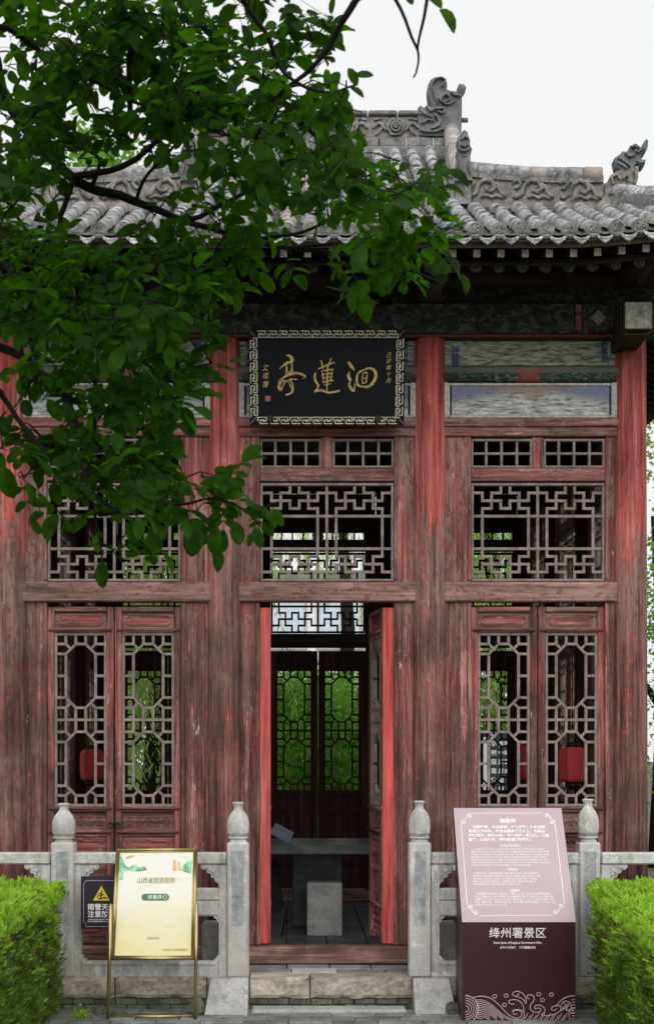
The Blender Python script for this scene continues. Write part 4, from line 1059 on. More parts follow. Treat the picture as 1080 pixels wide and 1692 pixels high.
cal([[(262, 200, 10), (285, 200, 22), (300, 225, 30), (295, 245, 22), (262, 250, 22), (240, 268, 16), (215, 290, 6)], [(262, 245, 10), (264, 290, 17), (262, 340, 15)], [(298, 240, 10), (300, 300, 16), (300, 335, 14)],
     [(205, 375, 8), (250, 345, 18), (300, 322, 26), (350, 322, 22), (390, 342, 18), (370, 358, 8)], [(255, 370, 12), (225, 378, 24), (212, 410, 26), (222, 435, 24), (236, 415, 14), (250, 385, 12), (290, 362, 14), (335, 362, 8)],
     [(290, 365, 10), (302, 400, 18), (302, 445, 20), (280, 462, 18), (256, 468, 12)], [(272, 370, 8), (285, 395, 10), (290, 420, 6)], [(268, 310, 10), (300, 308, 10)]], 'character')
cal([[(498, 230, 10), (508, 262, 16), (512, 290, 8)], [(568, 215, 10), (560, 245, 16), (545, 270, 8)], [(478, 292, 8), (530, 268, 16), (592, 245, 14)], [(500, 305, 8), (540, 298, 14), (585, 292, 10)], [(502, 330, 8), (540, 325, 14), (575, 318, 10)],
     [(508, 352, 8), (545, 348, 14), (580, 342, 10)], [(505, 382, 8), (545, 375, 14), (582, 368, 12)], [(545, 265, 14), (542, 350, 16), (540, 400, 12), (540, 448, 8)], [(506, 300, 8), (512, 350, 12), (518, 395, 8)], [(578, 292, 8), (570, 340, 12), (560, 380, 8)], [(520, 400, 8), (565, 392, 10)],
     [(462, 312, 10), (456, 345, 20), (462, 375, 18), (480, 405, 18), (470, 430, 12), (455, 446, 14), (500, 436, 22), (550, 452, 18), (600, 446, 20), (630, 438, 12)]], 'character')
cal([[(682, 238, 14), (695, 255, 26), (712, 280, 24), (728, 300, 8)], [(694, 308, 12), (688, 335, 24), (695, 360, 24), (704, 376, 8)], [(700, 376, 8), (692, 398, 18), (708, 430, 26), (722, 440, 18), (728, 415, 12), (735, 380, 6)],
     [(768, 300, 8), (748, 330, 16), (744, 375, 22), (756, 405, 20), (790, 412, 12)], [(748, 325, 12), (790, 298, 16), (835, 286, 20), (868, 305, 26), (872, 345, 26), (852, 388, 26), (818, 412, 24), (780, 412, 12)],
     [(786, 322, 8), (782, 355, 13), (784, 395, 10)], [(786, 322, 8), (812, 314, 13), (812, 350, 13), (806, 388, 10)], [(785, 356, 8), (808, 352, 9)], [(782, 392, 8), (810, 384, 9)]], 'character')
def vtext(chars, px_, py0, step, size, mat, shear):
    for i, ch in enumerate(chars):
        T_ = lambda a, b, h, i=i: plq(px_ + a + (R.random() - .5) * 0, py0 + i * step - b, h)
        text(ch, size, 'inscription', mat, plaque, T_, sx=.9, h=.004, shear=shear, bold=.05)
vtext('己卯年十月', 641, 590, 10.6, 9.8, M['gold'], .25)
vtext('文莲書', 438, 612, 13.5, 11.5, M['gold'], .2)
m = MB(); m.prism([(438, -654), (447, -654), (447, -663), (438, -663)], Tp, .0003, .004); m.build('seal', M['seal'], plaque)
for px_ in (447, 624):
    m = MB(); c_ = [(px_ + 5.5 * math.cos(k * .6283), -(692 + 5.5 * math.sin(k * .6283))) for k in range(10)]; m.prism(c_, Tp, 0, .018, .8e-3 * 0 + 0); m.build('mounting_stud', M['iron'], plaque)

# ------------------------------------------------------------------ balustrades
BD = 8.34
def post(px0, px1, parent, py_top=1325):
    cx_ = (X(px0, 8.27) + X(px1, 8.27)) / 2; hw = (X(px1, 8.27) - X(px0, 8.27)) / 2 ; yc = BD - D0 + .0
    s_ = 8.3 / F; zt = Z(1392, 8.3)
    m = MB(); m.box(cx_ - hw, cx_ + hw, yc - hw, yc + hw, H_FL - .002, zt, .008)
    p = m.build('post', M['marble'], parent)
    T_ = lambda a, b, h: Vector((cx_ + a, yc - hw - h, b))
    c = MB(); ww = hw * .56; zb = H_FL + .30
    for pl in ([(-ww, zb), (-ww, zt - .05), (ww, zt - .05), (ww, zb), (-ww, zb)],): c.stroke([(a_, b_, .005) for a_, b_ in pl], T_, .003, step=1, h0=-.001)
    c.build('post_edging', M['marble'], p)
    c = MB(); c.box(cx_ - ww + .004, cx_ + ww - .004, yc - hw - .0015, yc - hw + .003, zb + .004, zt - .054); c.build('carved_field', M['marbled'], p)
    q = MB(); r0 = hw
    def rm(a, z): return .955 + .085 * abs(math.sin(a * 4)) ** .6 * (1 if z > .045 else .55)
    z0_ = zt
    pr = [(r0 * .80, -.002), (r0 * .80, .010), (r0 * .72, .014), (r0 * .72, .020), (r0 * .92, .024), (r0 * .95, .032), (r0 * .78, .036), (r0 * .78, .044), (r0 * .93, .050), (r0 * .97, .060), (r0 * 1.0, .10), (r0 * .97, .135), (r0 * .82, .165), (r0 * .60, .187), (r0 * .44, .200), (r0 * .38, .215), (r0 * .42, .232), (r0 * .53, .240), (r0 * .54, .246), (r0 * .40, .250)]
    sc = (Z(py_top, 8.34) - zt) / .25; pr = [(a_, b_ * sc) for a_, b_ in pr]
    q.lathe((cx_, yc, z0_), pr, 32, rm); q.build('bud_finial', M['marble'], p)
    q = MB(); 
    for k in range(14):
        a_ = 2 * math.pi * k / 14; q.lathe((cx_ + r0 * .80 * math.cos(a_), yc + r0 * .80 * math.sin(a_), z0_ + .040 * sc), [(.002, -.006), (.008, -.003), (.008, .003), (.002, .006)], 6)
    q.build('bead_ring', M['marbled'], p)
    return p
def panel(pxl, pxr, parent):
    xl, xr = X(pxl, BD - .02), X(pxr, BD - .02); y0_, y1_ = BD - D0 - .035, BD - D0 + .035
    z = lambda py: Z(py, BD - .035); w = xr - xl; k = BD / F
    m = MB(); m.box(xl, xr, y0_ - .012, y1_ + .012, z(1428), z(1409), .008); m.build('handrail', M['marble'], parent)
    # panel below: full frame with an upper long opening, two lower openings
    m = MB()
    m.box(xl, xl + 13 * k, y0_, y1_, z(1618), z(1428.5)); m.box(xr - 13 * k, xr, y0_, y1_, z(1618), z(1428.5))
    m.box(xl + 13 * k, xr - 13 * k, y0_ + .001, y1_ - .001, z(1488), z(1468), .006)
    m.box(xl + 13 * k, xr - 13 * k, y0_ + .001, y1_ - .001, z(1514), z(1488.6), .004)
    m.box(xl + 13 * k, xr - 13 * k, y0_ + .001, y1_ - .001, z(1618), z(1589), .004)
    xm = (xl + xr) / 2; m.box(xm - 8 * k, xm + 8 * k, y0_ + .002, y1_ - .002, z(1589), z(1514))
    # chamfered corners of the lower openings
    for (a_, b_) in ((xl + 13 * k, xm - 8 * k), (xm + 8 * k, xr - 13 * k)):
        for cx_, sx_ in ((a_, 1), (b_, -1)):
            for cz_, sz_ in ((z(1589), 1), (z(1514), -1)):
                T_ = lambda a, b, h: Vector((a, y0_ + .003 + h, b))
                m.prism([(cx_, cz_), (cx_ + sx_ * 9 * k, cz_), (cx_ + sx_ * 8 * k, cz_ + sz_ * 3 * k), (cx_ + sx_ * 3.5 * k, cz_ + sz_ * 5 * k), (cx_ + sx_ * 3 * k, cz_ + sz_ * 9 * k), (cx_, cz_ + sz_ * 10 * k)], T_, 0, .06)
    p = m.build('panel', M['marble'], parent)
    e_ = MB(); T_ = lambda a, b, h: Vector((a, y0_ - h, b))
    for (a_, b_) in ((xl + 13 * k, xm - 8 * k), (xm + 8 * k, xr - 13 * k)):
        q = 4 * k; c = 8 * k; pts = [(a_ - q + c, z(1589) - q), (b_ + q - c, z(1589) - q), (b_ + q - c * .5, z(1589) + 1 * k), (b_ + q, z(1589) + c), (b_ + q, z(1514) - c), (b_ + q - c * .5, z(1514) - 1 * k), (b_ + q - c, z(1514) + q), (a_ - q + c, z(1514) + q), (a_ - q + c * .5, z(1514) - 1 * k), (a_ - q, z(1514) - c), (a_ - q, z(1589) + c), (a_ - q + c * .5, z(1589) + 1 * k), (a_ - q + c, z(1589) - q)]
        e_.stroke([(a, b, .007) for a, b in pts], T_, .005, step=1, h0=-.002)
    e_.build('panel_edging', M['marble'], p)
    # cloud brackets under the handrail at both ends and a vase in the middle
    for cx_, sx_ in ((xl + 12 * k, 1), (xr - 12 * k, -1)):
        b_ = MB(); ol = [(0, 0), (31, 0), (31, -5), (27, -9), (22, -9), (20, -14), (15, -15), (14, -21), (9, -22), (7, -28), (3, -31), (0, -36)]
        T_ = lambda a, b, h: Vector((cx_ + sx_ * a * k, y0_ + .004 + h, z(1428.3) + b * k))
        b_.prism(ol, T_, 0, .055)
        for st_ in ([(2, -28, 2), (6, -18, 2.5), (14, -10, 2.5), (27, -4, 2)], [(6, -8, 2), (10, -13, 2.5), (14, -17, 1.5)], [(14, -3, 2), (20, -6, 2.5), (26, -7, 1.5)], [(3, -4, 2), (5, -14, 2), (4, -22, 1.5)]):
            b_.stroke(st_, lambda a, b, h: T_(a, b, -h), .007, h0=-.001)
        b_.build('cloud_bracket', M['marble'], p)
    v = MB(); v.lathe((xm, (y0_ + y1_) / 2, z(1468)), [(.018, 0), (.022, .012), (.036, .04), (.045, .07), (.038, .10), (.024, .115), (.03, .125), (.045, .14)], 18); v.build('vase', M['marble'], p)
lb = thing('balustrade', (X(103, 8.3), BD - D0, H_FL), 'carved stone balustrade left of the doorway, with two bud-topped posts', 'balustrade', 'stone balustrades')
rb = thing('balustrade', (X(830, 8.3), BD - D0, H_FL), 'carved stone balustrade right of the doorway, behind the maroon information board', 'balustrade', 'stone balustrades')
post(84, 122, lb, 1327); post(375, 411, lb, 1325); post(676, 712, rb, 1323); post(957, 992, rb, 1320)
panel(122, 375, lb); panel(-185, 84, lb); post(-223, -185, lb, 1327)
panel(712, 957, rb); panel(992, 1255, rb); post(1255, 1290, rb, 1320)

# grey stone blocks standing on the platform beside the door columns
for px_a, px_b, lab in ((334, 357, 'squared grey stone block seen through the left balustrade beside the column'), (728, 752, 'squared grey stone block seen through the right balustrade beside the column')):
    m = MB(); m.box(X(px_a, 8.55), X(px_b + 2, 8.55), -.30, -.12, H_FL, Z(1526, 8.5), .01); m.build('stone_block', M['gate'], label=lab, cat='stone block')
# loose stones under the easel
def boulder(name, c, r_, lab, seed, sq=(1, 1, 1)):
    m = MB(); m.lathe((0, 0, 0), [(.001, -1), (.6, -.8), (.95, -.35), (1, .2), (.75, .7), (.3, .95), (.001, 1)], 14)
    m.v = [tuple(Vector(v) * (1 + .28 * mnoise.noise(Vector(v) * 1.3 + Vector((seed, 0, 0)))) ) for v in m.v]
    m.v = [(c[0] + v[0] * r_ * sq[0], c[1] + v[1] * r_ * sq[1], c[2] + v[2] * r_ * sq[2]) for v in m.v]; m.sm = [False] * len(m.sm)
    m.build(name, M['brick'], label=lab, cat='stone')
boulder('loose_stone', (X(180, 8.1), -.70, .028), .05, 'loose grey stone lying by the left foot of the brass easel', 1, (1.9, .9, .6))
boulder('loose_stone', (X(325, 8.12), -.68, .05), .05, 'broken stone lump beside the right foot of the brass easel', 5, (.9, .9, 1.1))
boulder('loose_stone', (X(752, 8.05), -.68, .04), .05, 'rough grey stone lying between the flank stone and the maroon board', 9, (1.2, 1, .9))

# ------------------------------------------------------------------ information board (maroon base, tilted mauve top)
sign = thing('information_board', (X(856, 7.95), 7.95 - D0, 0), 'maroon information board with tilted mauve panel of white text and wave pattern', 'information board')
SX0, SX1 = X(763, 7.9), X(950, 7.9); SY = 7.9 - D0; SZ = Z(1524.5, 7.9); SYT = 8.33 - D0; SZT = Z(1337, 8.33)
T = lambda a, b, h: Vector((h, a, b))
m = MB(); m.prism([(SY, .004), (SY, SZ), (SYT, SZT), (SYT + .02, SZT - .02), (SY + .30, SZ + .12), (SY + .30, .004)], T, SX0, SX1); m.build('body', M['signfront'], sign)
sl_len = math.hypot(SYT - SY, SZT - SZ); su = Vector((0, (SYT - SY) / sl_len, (SZT - SZ) / sl_len)); sn = Vector((0, -su.z, su.y))
def TS(a, b, h): return Vector((a, SY, SZ)) + su * b + sn * h       # tilted panel: a = world x, b = along slope
m = MB(); m.prism([(SX0 - .001, .0), (SX1 + .001, 0), (SX1 + .001, sl_len + .004), (SX0 - .001, sl_len + .004)], TS, .001, .006); m.build('tilted_panel', M['signtop'], sign)
def panel_uv(px_, py_):
    # meeting point of the view line with the tilted plane
    o = Vector((CX, -D0, CZ)); d = P(px_, py_, 8.0) - o; p0 = Vector((0, SY, SZ)); t = (p0 - o).dot(sn) / d.dot(sn); q = o + d * t
    return q.x, (q - p0).dot(su)
def c4(x, y): return panel_uv(740 + x / 4.909, 1330 + y / 4.909)
bl = MB()
for pl in ([(190, 74), (760, 72)], [(160, 108), (190, 100)], [(862, 150), (940, 812)], [(858, 902), (255, 905)], [(152, 820), (103, 150)]):
    a_ = c4(*pl[0]); b_ = c4(*pl[1]); bl.stroke([(*a_, .0045), (*b_, .0045)], TS, .0078, step=1, h0=.0062)
for (cx_, cy_, sx_, sy_) in ((130, 110, 1, 1), (835, 108, -1, 1), (185, 865, 1, -1), (905, 860, -1, -1)):
    for st_ in ([(-27, 40), (-10, 20), (10, 35), (-5, 48), (-22, 30)], [(15, -15), (35, -32), (55, -15), (40, 0), (25, -20)], [(-5, 12), (12, 12), (12, -10), (20, -22)], [(30, 0), (45, -38)], [(-30, 20), (10, 50)]):
        bl.stroke([(*c4(cx_ + sx_ * p[0], cy_ + sy_ * p[1]), .005) for p in st_], TS, .0082, step=2, h0=.0062)
bl.build('panel_border', M['white'], sign)
def ptext(body, x, y, size, name, bold, align='CENTER', sx=1.0, line=1.0, spacing=1.0):
    u, v = c4(x, y); Tt = lambda a, b, h: TS(u + a, v + b, .0064 + h)
    return text(body, size, name, M['white'], sign, Tt, align, bold, sx, spacing, line, .0008)
k4 = 1 / 4.909 * 8.1 / F
ptext('洄莲亭', 482, 148, 46 * k4, 'title', 1.4 * k4 )
cz = ['    洄莲构亭，名洄莲亭，史料记载，隋时洄莲', '亭居于池中央，唐宋洄莲亭筑于岛上，为明清', '园林遗迹，高约10米，四角挑檐，歇山顶，三面', '置窗，远观池月，亭外廊道围绕四周。']
for i, l in enumerate(cz): ptext(l, 164, 194 + i * 34, 31.5 * k4, 'chinese_text', 1.0 * k4, 'LEFT')
ptext('Lotus Pavilion', 505, 343, 30 * k4, 'english_title', .6 * k4)
en = ['      Scenic Spots of the Lotus Park mainly the Lotus Pavilion, named', 'Night Return, the Lotus Pavilion was originally constructed in the middle', 'of the Lotus Pond in Tang Dynasty, and was rebuilt as an existing stone', 'Pavilion. The present one has built in the Ming Dynasty on the island,', 'Measures 10 meters in height, covering the 3-space building. It is 10 m', 'wide with palm eaves on the top and features on three sides as well as', 'square courtyard its surroundings are more extensive.']
for i, l in enumerate(en): ptext(l, 180 + i * 2, 368 + i * 21.7, 21.2 * k4, 'english_text', .35 * k4, 'LEFT', sx=1.03)
ptext('회련정', 522, 537, 27 * k4, 'korean_title', .6 * k4)
kr = ['    회련정 정자는 연꽃 회련정이라 기록되었다. 수나라 시대의 회련정 못', '중앙에서 있어 옛날에에 지어졌으며, 당나라 회련정은 섬의 위에 놓인 명청', '원의 옛터인 데 높이는 약십미 이고 처마의 형식은 삼면의 창 그러하며', '창에서 호수를 보며 달빛 보고, 회련정은 지금 의 것에 정자의 밖으로', '옛날에밖에의 보며 회랑 둘러 사방이 둘러싸고 있다.']
for i, l in enumerate(kr): ptext(l, 195 + i * 2, 567 + i * 22, 21 * k4, 'korean_text', .35 * k4, 'LEFT', sx=.86)
ptext('洄莲亭', 540, 708, 26 * k4, 'japanese_title', .6 * k4)
jp = ['    洄莲構亭は洄莲亭と名付けた。史料によると、隋の時代洄莲亭は池の', '中央に位置した。唐と宋の時代には洄莲亭が島の上に築かれた、明清の園', 'の遺跡として知られるようになり、高さ約10メートル、四角の屋根で三面', 'の窓、歇山屋根、月を見る遠く池、亭外の廊下が四周を囲むことで知られる', '庭園の中で名所とされている。']
for i, l in enumerate(jp): ptext(l, 210 + i * 2, 732 + i * 23, 20.5 * k4, 'japanese_text', .35 * k4, 'LEFT', sx=.93)
def TF(a, b, h): return Vector((X(a, 7.9), SY - .0005 - h, Z(-b, 7.9)))
def ftext(body, x, y, size, name, bold, mat='white', sx=1.0, sp=1.0):
    px_, py_ = 740 + x / 4.5, 1510 + y / 4.5; return text(body, size / 4.5, name, M[mat], sign, lambda a, b, h: TF(px_ + a, -py_ + b, h), 'CENTER', bold / 4.5, sx, sp, 1.0, .0008, shear=0)
ftext('绛州署景区', 515, 172, 84, 'place_name', .5, sp=1.04)
ftext('Scenic Spots of Jiangzhou Government Office', 515, 222, 25, 'english_name', .3, sx=.78)
ftext('강주서 관경지     絳州署観光地', 515, 258, 22, 'small_names', .3, sx=.92)
wv = MB(); cnt = [0]
def wl_(pts, w=5.5, st=4):
    cnt[0] += 1; wv.stroke([(740 + p[0] / 4.5, -(1510 + p[1] / 4.5), w / 4.5) for p in pts], TF, .0010 + .00005 * (cnt[0] % 9), step=st, h0=.0002)
wl_([(128, 799), (942, 799)], 5)
for r_ in (24, 44, 63, 80, 98):
    wl_([(128 + r_ * math.cos(t), 706 + r_ * 1.0 * math.sin(t)) for t in [(-90 + 180 * i / 10) * math.pi / 180 for i in range(11)] if 706 + r_ * math.sin(t) < 798], st=1)
wl_([(128, 605), (170, 618), (205, 650), (222, 700), (212, 750), (185, 795)], 6)
wl_([(180, 622), (250, 612), (320, 630), (380, 680), (430, 735), (480, 768), (520, 775), (545, 755), (540, 728), (515, 716), (485, 720), (480, 738), (495, 748), (512, 742)], 6)
wl_([(475, 722), (500, 712), (540, 715), (562, 735), (560, 770), (530, 796)], 6)
for i in range(11):
    y0_ = 640 + i * 13.5; pts = [(205 + 6 * math.sin(i * .3), y0_), (255, y0_ + 2), (310, y0_ + 26), (360, y0_ + 68), (410, y0_ + 112), (470, y0_ + 140), (540, y0_ + 148)]
    pts = [p for p in pts if p[1] < 797]
    if len(pts) > 1: wl_(pts, 5)
wl_([(490, 668), (470, 672), (447, 655), (465, 640), (510, 640), (545, 665), (560, 700), (558, 735)], 6)
wl_([(525, 592), (505, 612), (480, 604), (480, 588), (510, 575), (550, 590), (575, 625), (575, 668), (560, 640), (530, 622), (500, 612)], 6)
wl_([(600, 632), (584, 622), (592, 604), (620, 603), (638, 622), (632, 650), (610, 680), (612, 712), (640, 730), (675, 730), (688, 712), (670, 700), (650, 706), (640, 696), (655, 680), (690, 682), (718, 708), (710, 735), (690, 750), (740, 756), (800, 742), (835, 712), (825, 685), (795, 682), (768, 698), (768, 712), (790, 718), (806, 702)], 6)
wl_([(800, 690), (830, 650), (880, 618), (942, 607)], 6); wl_([(845, 665), (870, 648), (905, 665), (912, 700), (890, 720), (876, 712), (885, 698)], 6)
wl_([(830, 690), (850, 660), (868, 670), (880, 690)], 5); wl_([(942, 735), (915, 735), (895, 760), (905, 796)], 5); wl_([(942, 700), (925, 705), (905, 720), (890, 740)], 5)
for i in range(7): wl_([(835 + i * 8, 725 - i * 4), (850 + i * 8, 690 - i * 4)], 3.5, 1)
for i in range(8): wl_([(915, 640 + i * 20), (942, 636 + i * 20)], 4.5, 1)
for i in range(15): wl_([(560 + i * 21, 795), (582 + i * 21, 755 + 14 * (i % 2)), (590 + i * 21, 738 + 14 * (i % 2))], 4.5, 2)
for (cx_, cy_) in ((345, 613), (430, 608), (417, 677), (672, 598), (700, 640), (765, 600)):
    wl_([(cx_ + 15 * math.cos(t * .6283), cy_ + 13 * math.sin(t * .6283)) for t in range(11)], 5.5, 1)
wv.build('wave_pattern', M['wave'], sign)

# ------------------------------------------------------------------ brass easel with poster
EB, ET = 7.94, 8.16
ez = planar(P(252, 1584, EB), P(252, 1404, ET))
easel = thing('poster_easel', (X(252, 7.95), EB - D0, 0), 'brass framed easel holding a cream poster with green badge and olive text', 'poster stand')
Te = lambda a, b, h: ez(a, -b, h)
m = MB(); m.prism([(196, -1406), (323, -1405), (318.5, -1582), (187.5, -1582)], Te, -.018, .004); m.build('poster', M['paper'], easel)
m = MB(); fr_ = [(194.5, 1405), (324, 1404), (320, 1583.5), (185.5, 1584)]
for i in range(4):
    a_, b_ = fr_[i], fr_[(i + 1) % 4]; m.tube([ez(*a_, .004), ez(*b_, .004)], .0095, 10)
    ai = (252 + (a_[0] - 252) * .955, 1494 + (a_[1] - 1494) * .965); bi = (252 + (b_[0] - 252) * .955, 1494 + (b_[1] - 1494) * .965)
    m.tube([ez(*ai, .005), ez(*bi, .005)], .005, 8)
m.build('frame', M['brass'], easel)
for (a_, b_) in (((183.5, 1496), (178.5, 1688)), ((325, 1493), (322.5, 1686))):
    m = MB(); p, q = P(*a_, EB - .0), P(*b_, EB - .0); q.z = .01; m.tube([p, q], .0105, 10); m.tube([q + Vector((0, .0, 0)), q + Vector((.0, .05, .03)), q + Vector((0, .22, .012))], .010, 8); m.build('leg', M['brass'], easel)
m = MB(); m.tube([P(179, 1680, EB + .05), P(322, 1679, EB + .05)], .009, 10); m.build('crossbar', M['brass'], easel)
def c6(x, y): return 130 + x / 5.143, 1380 + y / 5.143
def etext(body, x, y, size, name, mat, bold=0, sx=1.0):
    px_, py_ = c6(x, y); return text(body, size / 5.143, name, M[mat], easel, lambda a, b, h: ez(px_ + a, py_ - b, .0045 + h), 'CENTER', bold / 5.143, sx, h=.0006)
etext('山西省旅游服务', 660, 405, 52, 'poster_title', 'ptext', .6, sx=.9)
bg_ = MB(); x0_, y0_ = c6(535, 500); x1_, y1_ = c6(770, 558); rr3 = (y1_ - y0_) / 2
ol = [(x0_ + rr3 + rr3 * math.cos(t), -(y0_ + rr3) + rr3 * math.sin(t)) for t in [math.pi / 2 + math.pi * i / 8 for i in range(9)]] + [(x1_ - rr3 + rr3 * math.cos(t), -(y0_ + rr3) + rr3 * math.sin(t)) for t in [-math.pi / 2 + math.pi * i / 8 for i in range(9)]]
bg_.prism(ol, Te, .0042, .0052); bg_.build('green_badge', M['badge'], easel)
px_, py_ = c6(650, 543); text('好差评', 40 / 5.143, 'badge_text', M['white'], easel, lambda a, b, h: ez(px_ + a, py_ - b, .0054 + h), 'CENTER', .1, h=.0006)
bb = MB(); cc = c6(735, 530); bb.stroke([(cc[0] + 3 * math.cos(t), -cc[1] + 3 * math.sin(t), .8) for t in range(7)], Te, .0064, step=2, h0=.0053); bb.build('badge_mark', M['white'], easel)
etext('扫码评价', 635, 888, 28, 'poster_caption', 'ptext', .2)
etext('山西省文化和旅游厅', 820, 985, 24, 'poster_footer', 'ptext', .2)
hl = MB()
for ol in ([(350, 160), (375, 200), (400, 262), (430, 275), (440, 300), (385, 315), (375, 380), (345, 385), (345, 300)], [(430, 290), (450, 258), (490, 248), (520, 280), (545, 262), (575, 270), (580, 300), (520, 310), (440, 308)], [(870, 300), (890, 260), (925, 225), (962, 215), (958, 330), (900, 312)]):
    hl = MB(); hl.prism([(c6(*p)[0], -c6(*p)[1]) for p in ol], Te, .0042, .0048); hl.build('printed_hill', M['pink'], easel)
hl = MB()
for ol in ([(800, 305), (803, 215), (812, 208), (830, 215), (832, 305)], [(845, 305), (847, 235), (856, 228), (866, 235), (868, 305)], [(395, 205), (450, 195), (482, 180), (470, 172), (420, 180)]): hl = MB(); hl.prism([(c6(*p)[0], -c6(*p)[1]) for p in ol], Te, .0042, .0048); hl.build('printed_tower', M['porange'], easel)

# ------------------------------------------------------------------ warning sign on the balustrade
WD = 8.245
warn = thing('warning_sign', P(168, 1534, WD), 'dark slippery-surface warning sign with yellow triangle hung on the left balustrade', 'warning sign')
Tw = lambda a, b, h: P(a, -b, WD - h)
m = MB(); m.prism([(134, -1448), (202, -1448), (202, -1535), (134, -1535)], Tw, -.012, 0); m.build('board', M['warn'], warn)
m = MB(); m.stroke([(x, -y, .9) for x, y in [(142, 1455), (194, 1455), (194, 1457), (198, 1459), (198, 1524), (194, 1526), (194, 1531), (142, 1531), (142, 1526), (138.5, 1523), (138.5, 1460), (142, 1457), (142, 1455)]], Tw, .0012, step=1, h0=.0003); m.build('border_line', M['warnline'], warn)
m = MB(); m.prism([(154, -1488), (181.5, -1488), (167.8, -1463.5)], Tw, .0003, .0012); m.build('triangle', M['yellow'], warn)
m = MB()
for st_ in ([(166, 1475, 2), (168.5, 1479, 2.6), (166, 1481, 2)], [(166, 1475.5, 1.4), (161, 1478, 1.4)], [(168, 1480, 1.8), (163, 1479.5, 1.6), (161, 1483, 1.6)], [(168, 1481, 1.8), (166, 1484.5, 1.6), (162.5, 1485, 1.4)], [(168, 1476, 1.3), (172, 1479, 1.3)], [(163, 1486.3, 1.2), (173, 1483, 2.5), (178, 1486, 1.2)]): m.stroke([(p[0], -p[1], p[2]) for p in st_], Tw, .0022, step=2, h0=.0013)
m.prism([(168.8 + 1.5 * math.cos(t * .785), -1473 + 1.5 * math.sin(t * .785)) for t in range(8)], Tw, .0013, .0022); m.build('falling_figure', M['blackp'], warn)
for l, yy in (('雨雪天气', 1503), ('注意防滑', 1514.8)): text(l, 11.6, 'warning_text', M['white'], warn, lambda a, b, h, yy=yy: P(168 + a, yy - b, WD - h), 'CENTER', .22, h=.001)
for l, yy in (('RAIN AND SNOW WEATHER', 1520.5), ('PAY ATTENTION TO ANTI-SLIP', 1523.8)): text(l, 3.3, 'small_text', M['white'], warn, lambda a, b, h, yy=yy: P(168 + a, yy - b, WD - h), 'CENTER', .06, h=.001)
m = MB(); m.prism([(749, -1429), (755, -1429), (755, -1438), (749, -1438)], lambda a, b, h: P(a, b * -1, 8.29 - h), 0, .004)
m.build('paper_tag', M['white'], label='small white paper tag stuck beside the maroon board on the right balustrade', cat='tag')

# ------------------------------------------------------------------ things inside the pavilion
tb = thing('stone_table', (X(530, 10.4), 10.45 - D0, H_FL), 'grey stone slab table inside the pavilion behind the open doorway', 'table')
zt = Z(1397, 10.0)
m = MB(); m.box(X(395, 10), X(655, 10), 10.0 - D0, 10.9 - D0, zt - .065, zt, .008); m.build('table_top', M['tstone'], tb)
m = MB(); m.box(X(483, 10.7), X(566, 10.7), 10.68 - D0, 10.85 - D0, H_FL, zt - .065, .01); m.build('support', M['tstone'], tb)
m = MB(); m.box(X(507, 10.14), X(565, 10.14), 10.14 - D0, 10.38 - D0, H_FL, Z(1459, 10.14), .008); m.build('stone_stool', M['slab'], label='square pale stone stool standing in front of the table support', cat='stool')
m = MB(); c = P(463, 1393, 10.25); w = .075
m.box(-w, w, -.05, .05, 0, .018, .004); m.box(-w, w, -.05, -.046, .018, .055); m.box(-w, w, .046, .05, .018, .055); m.box(-w, -w + .004, -.046, .046, .018, .055); m.box(w - .004, w, -.046, .046, .018, .055)
rt = Matrix.Translation(Vector((c.x, c.y, zt + .05))) @ Matrix.Rotation(rad(28), 4, 'Y') @ Matrix.Rotation(rad(20), 4, 'X')
m.v = [tuple(rt @ Vector(v)) for v in m.v]; m.build('plastic_box', M['plastic'], label='clear plastic food container tipped on its edge on the stone table', cat='container')
m = MB(); a_ = [P(430, 1430, 10.3), P(455, 1425, 10.3), P(468, 1495, 10.2), P(464, 1506, 10.2), P(430, 1512, 10.2)]
m.add(a_ + [p + Vector((0, .2, 0)) for p in a_], [(4, 3, 2, 1, 0), (5, 6, 7, 8, 9), (0, 1, 6, 5), (1, 2, 7, 6), (2, 3, 8, 7), (3, 4, 9, 8), (4, 0, 5, 9)]);
bs = thing('draped_stand', (X(440, 10.3), 1.5, H_FL), 'thin stand draped with black cloth left of the stone table', 'stand'); m.build('cloth', M['cloth'], bs)
q0 = P(458, 1500, 10.25); m = MB(); m.tube([P(478, 1470, 10.1), Vector((P(466, 1500, 10.1).x, 10.1 - D0, H_FL + .01))], .006, 6); m.build('leg', M['iron'], bs)
m = MB(); m.tube([P(445, 1505, 10.3), Vector((P(445, 1500, 10.3).x, 10.3 - D0, H_FL + .01))], .008, 6); m.build('leg', M['iron'], bs)
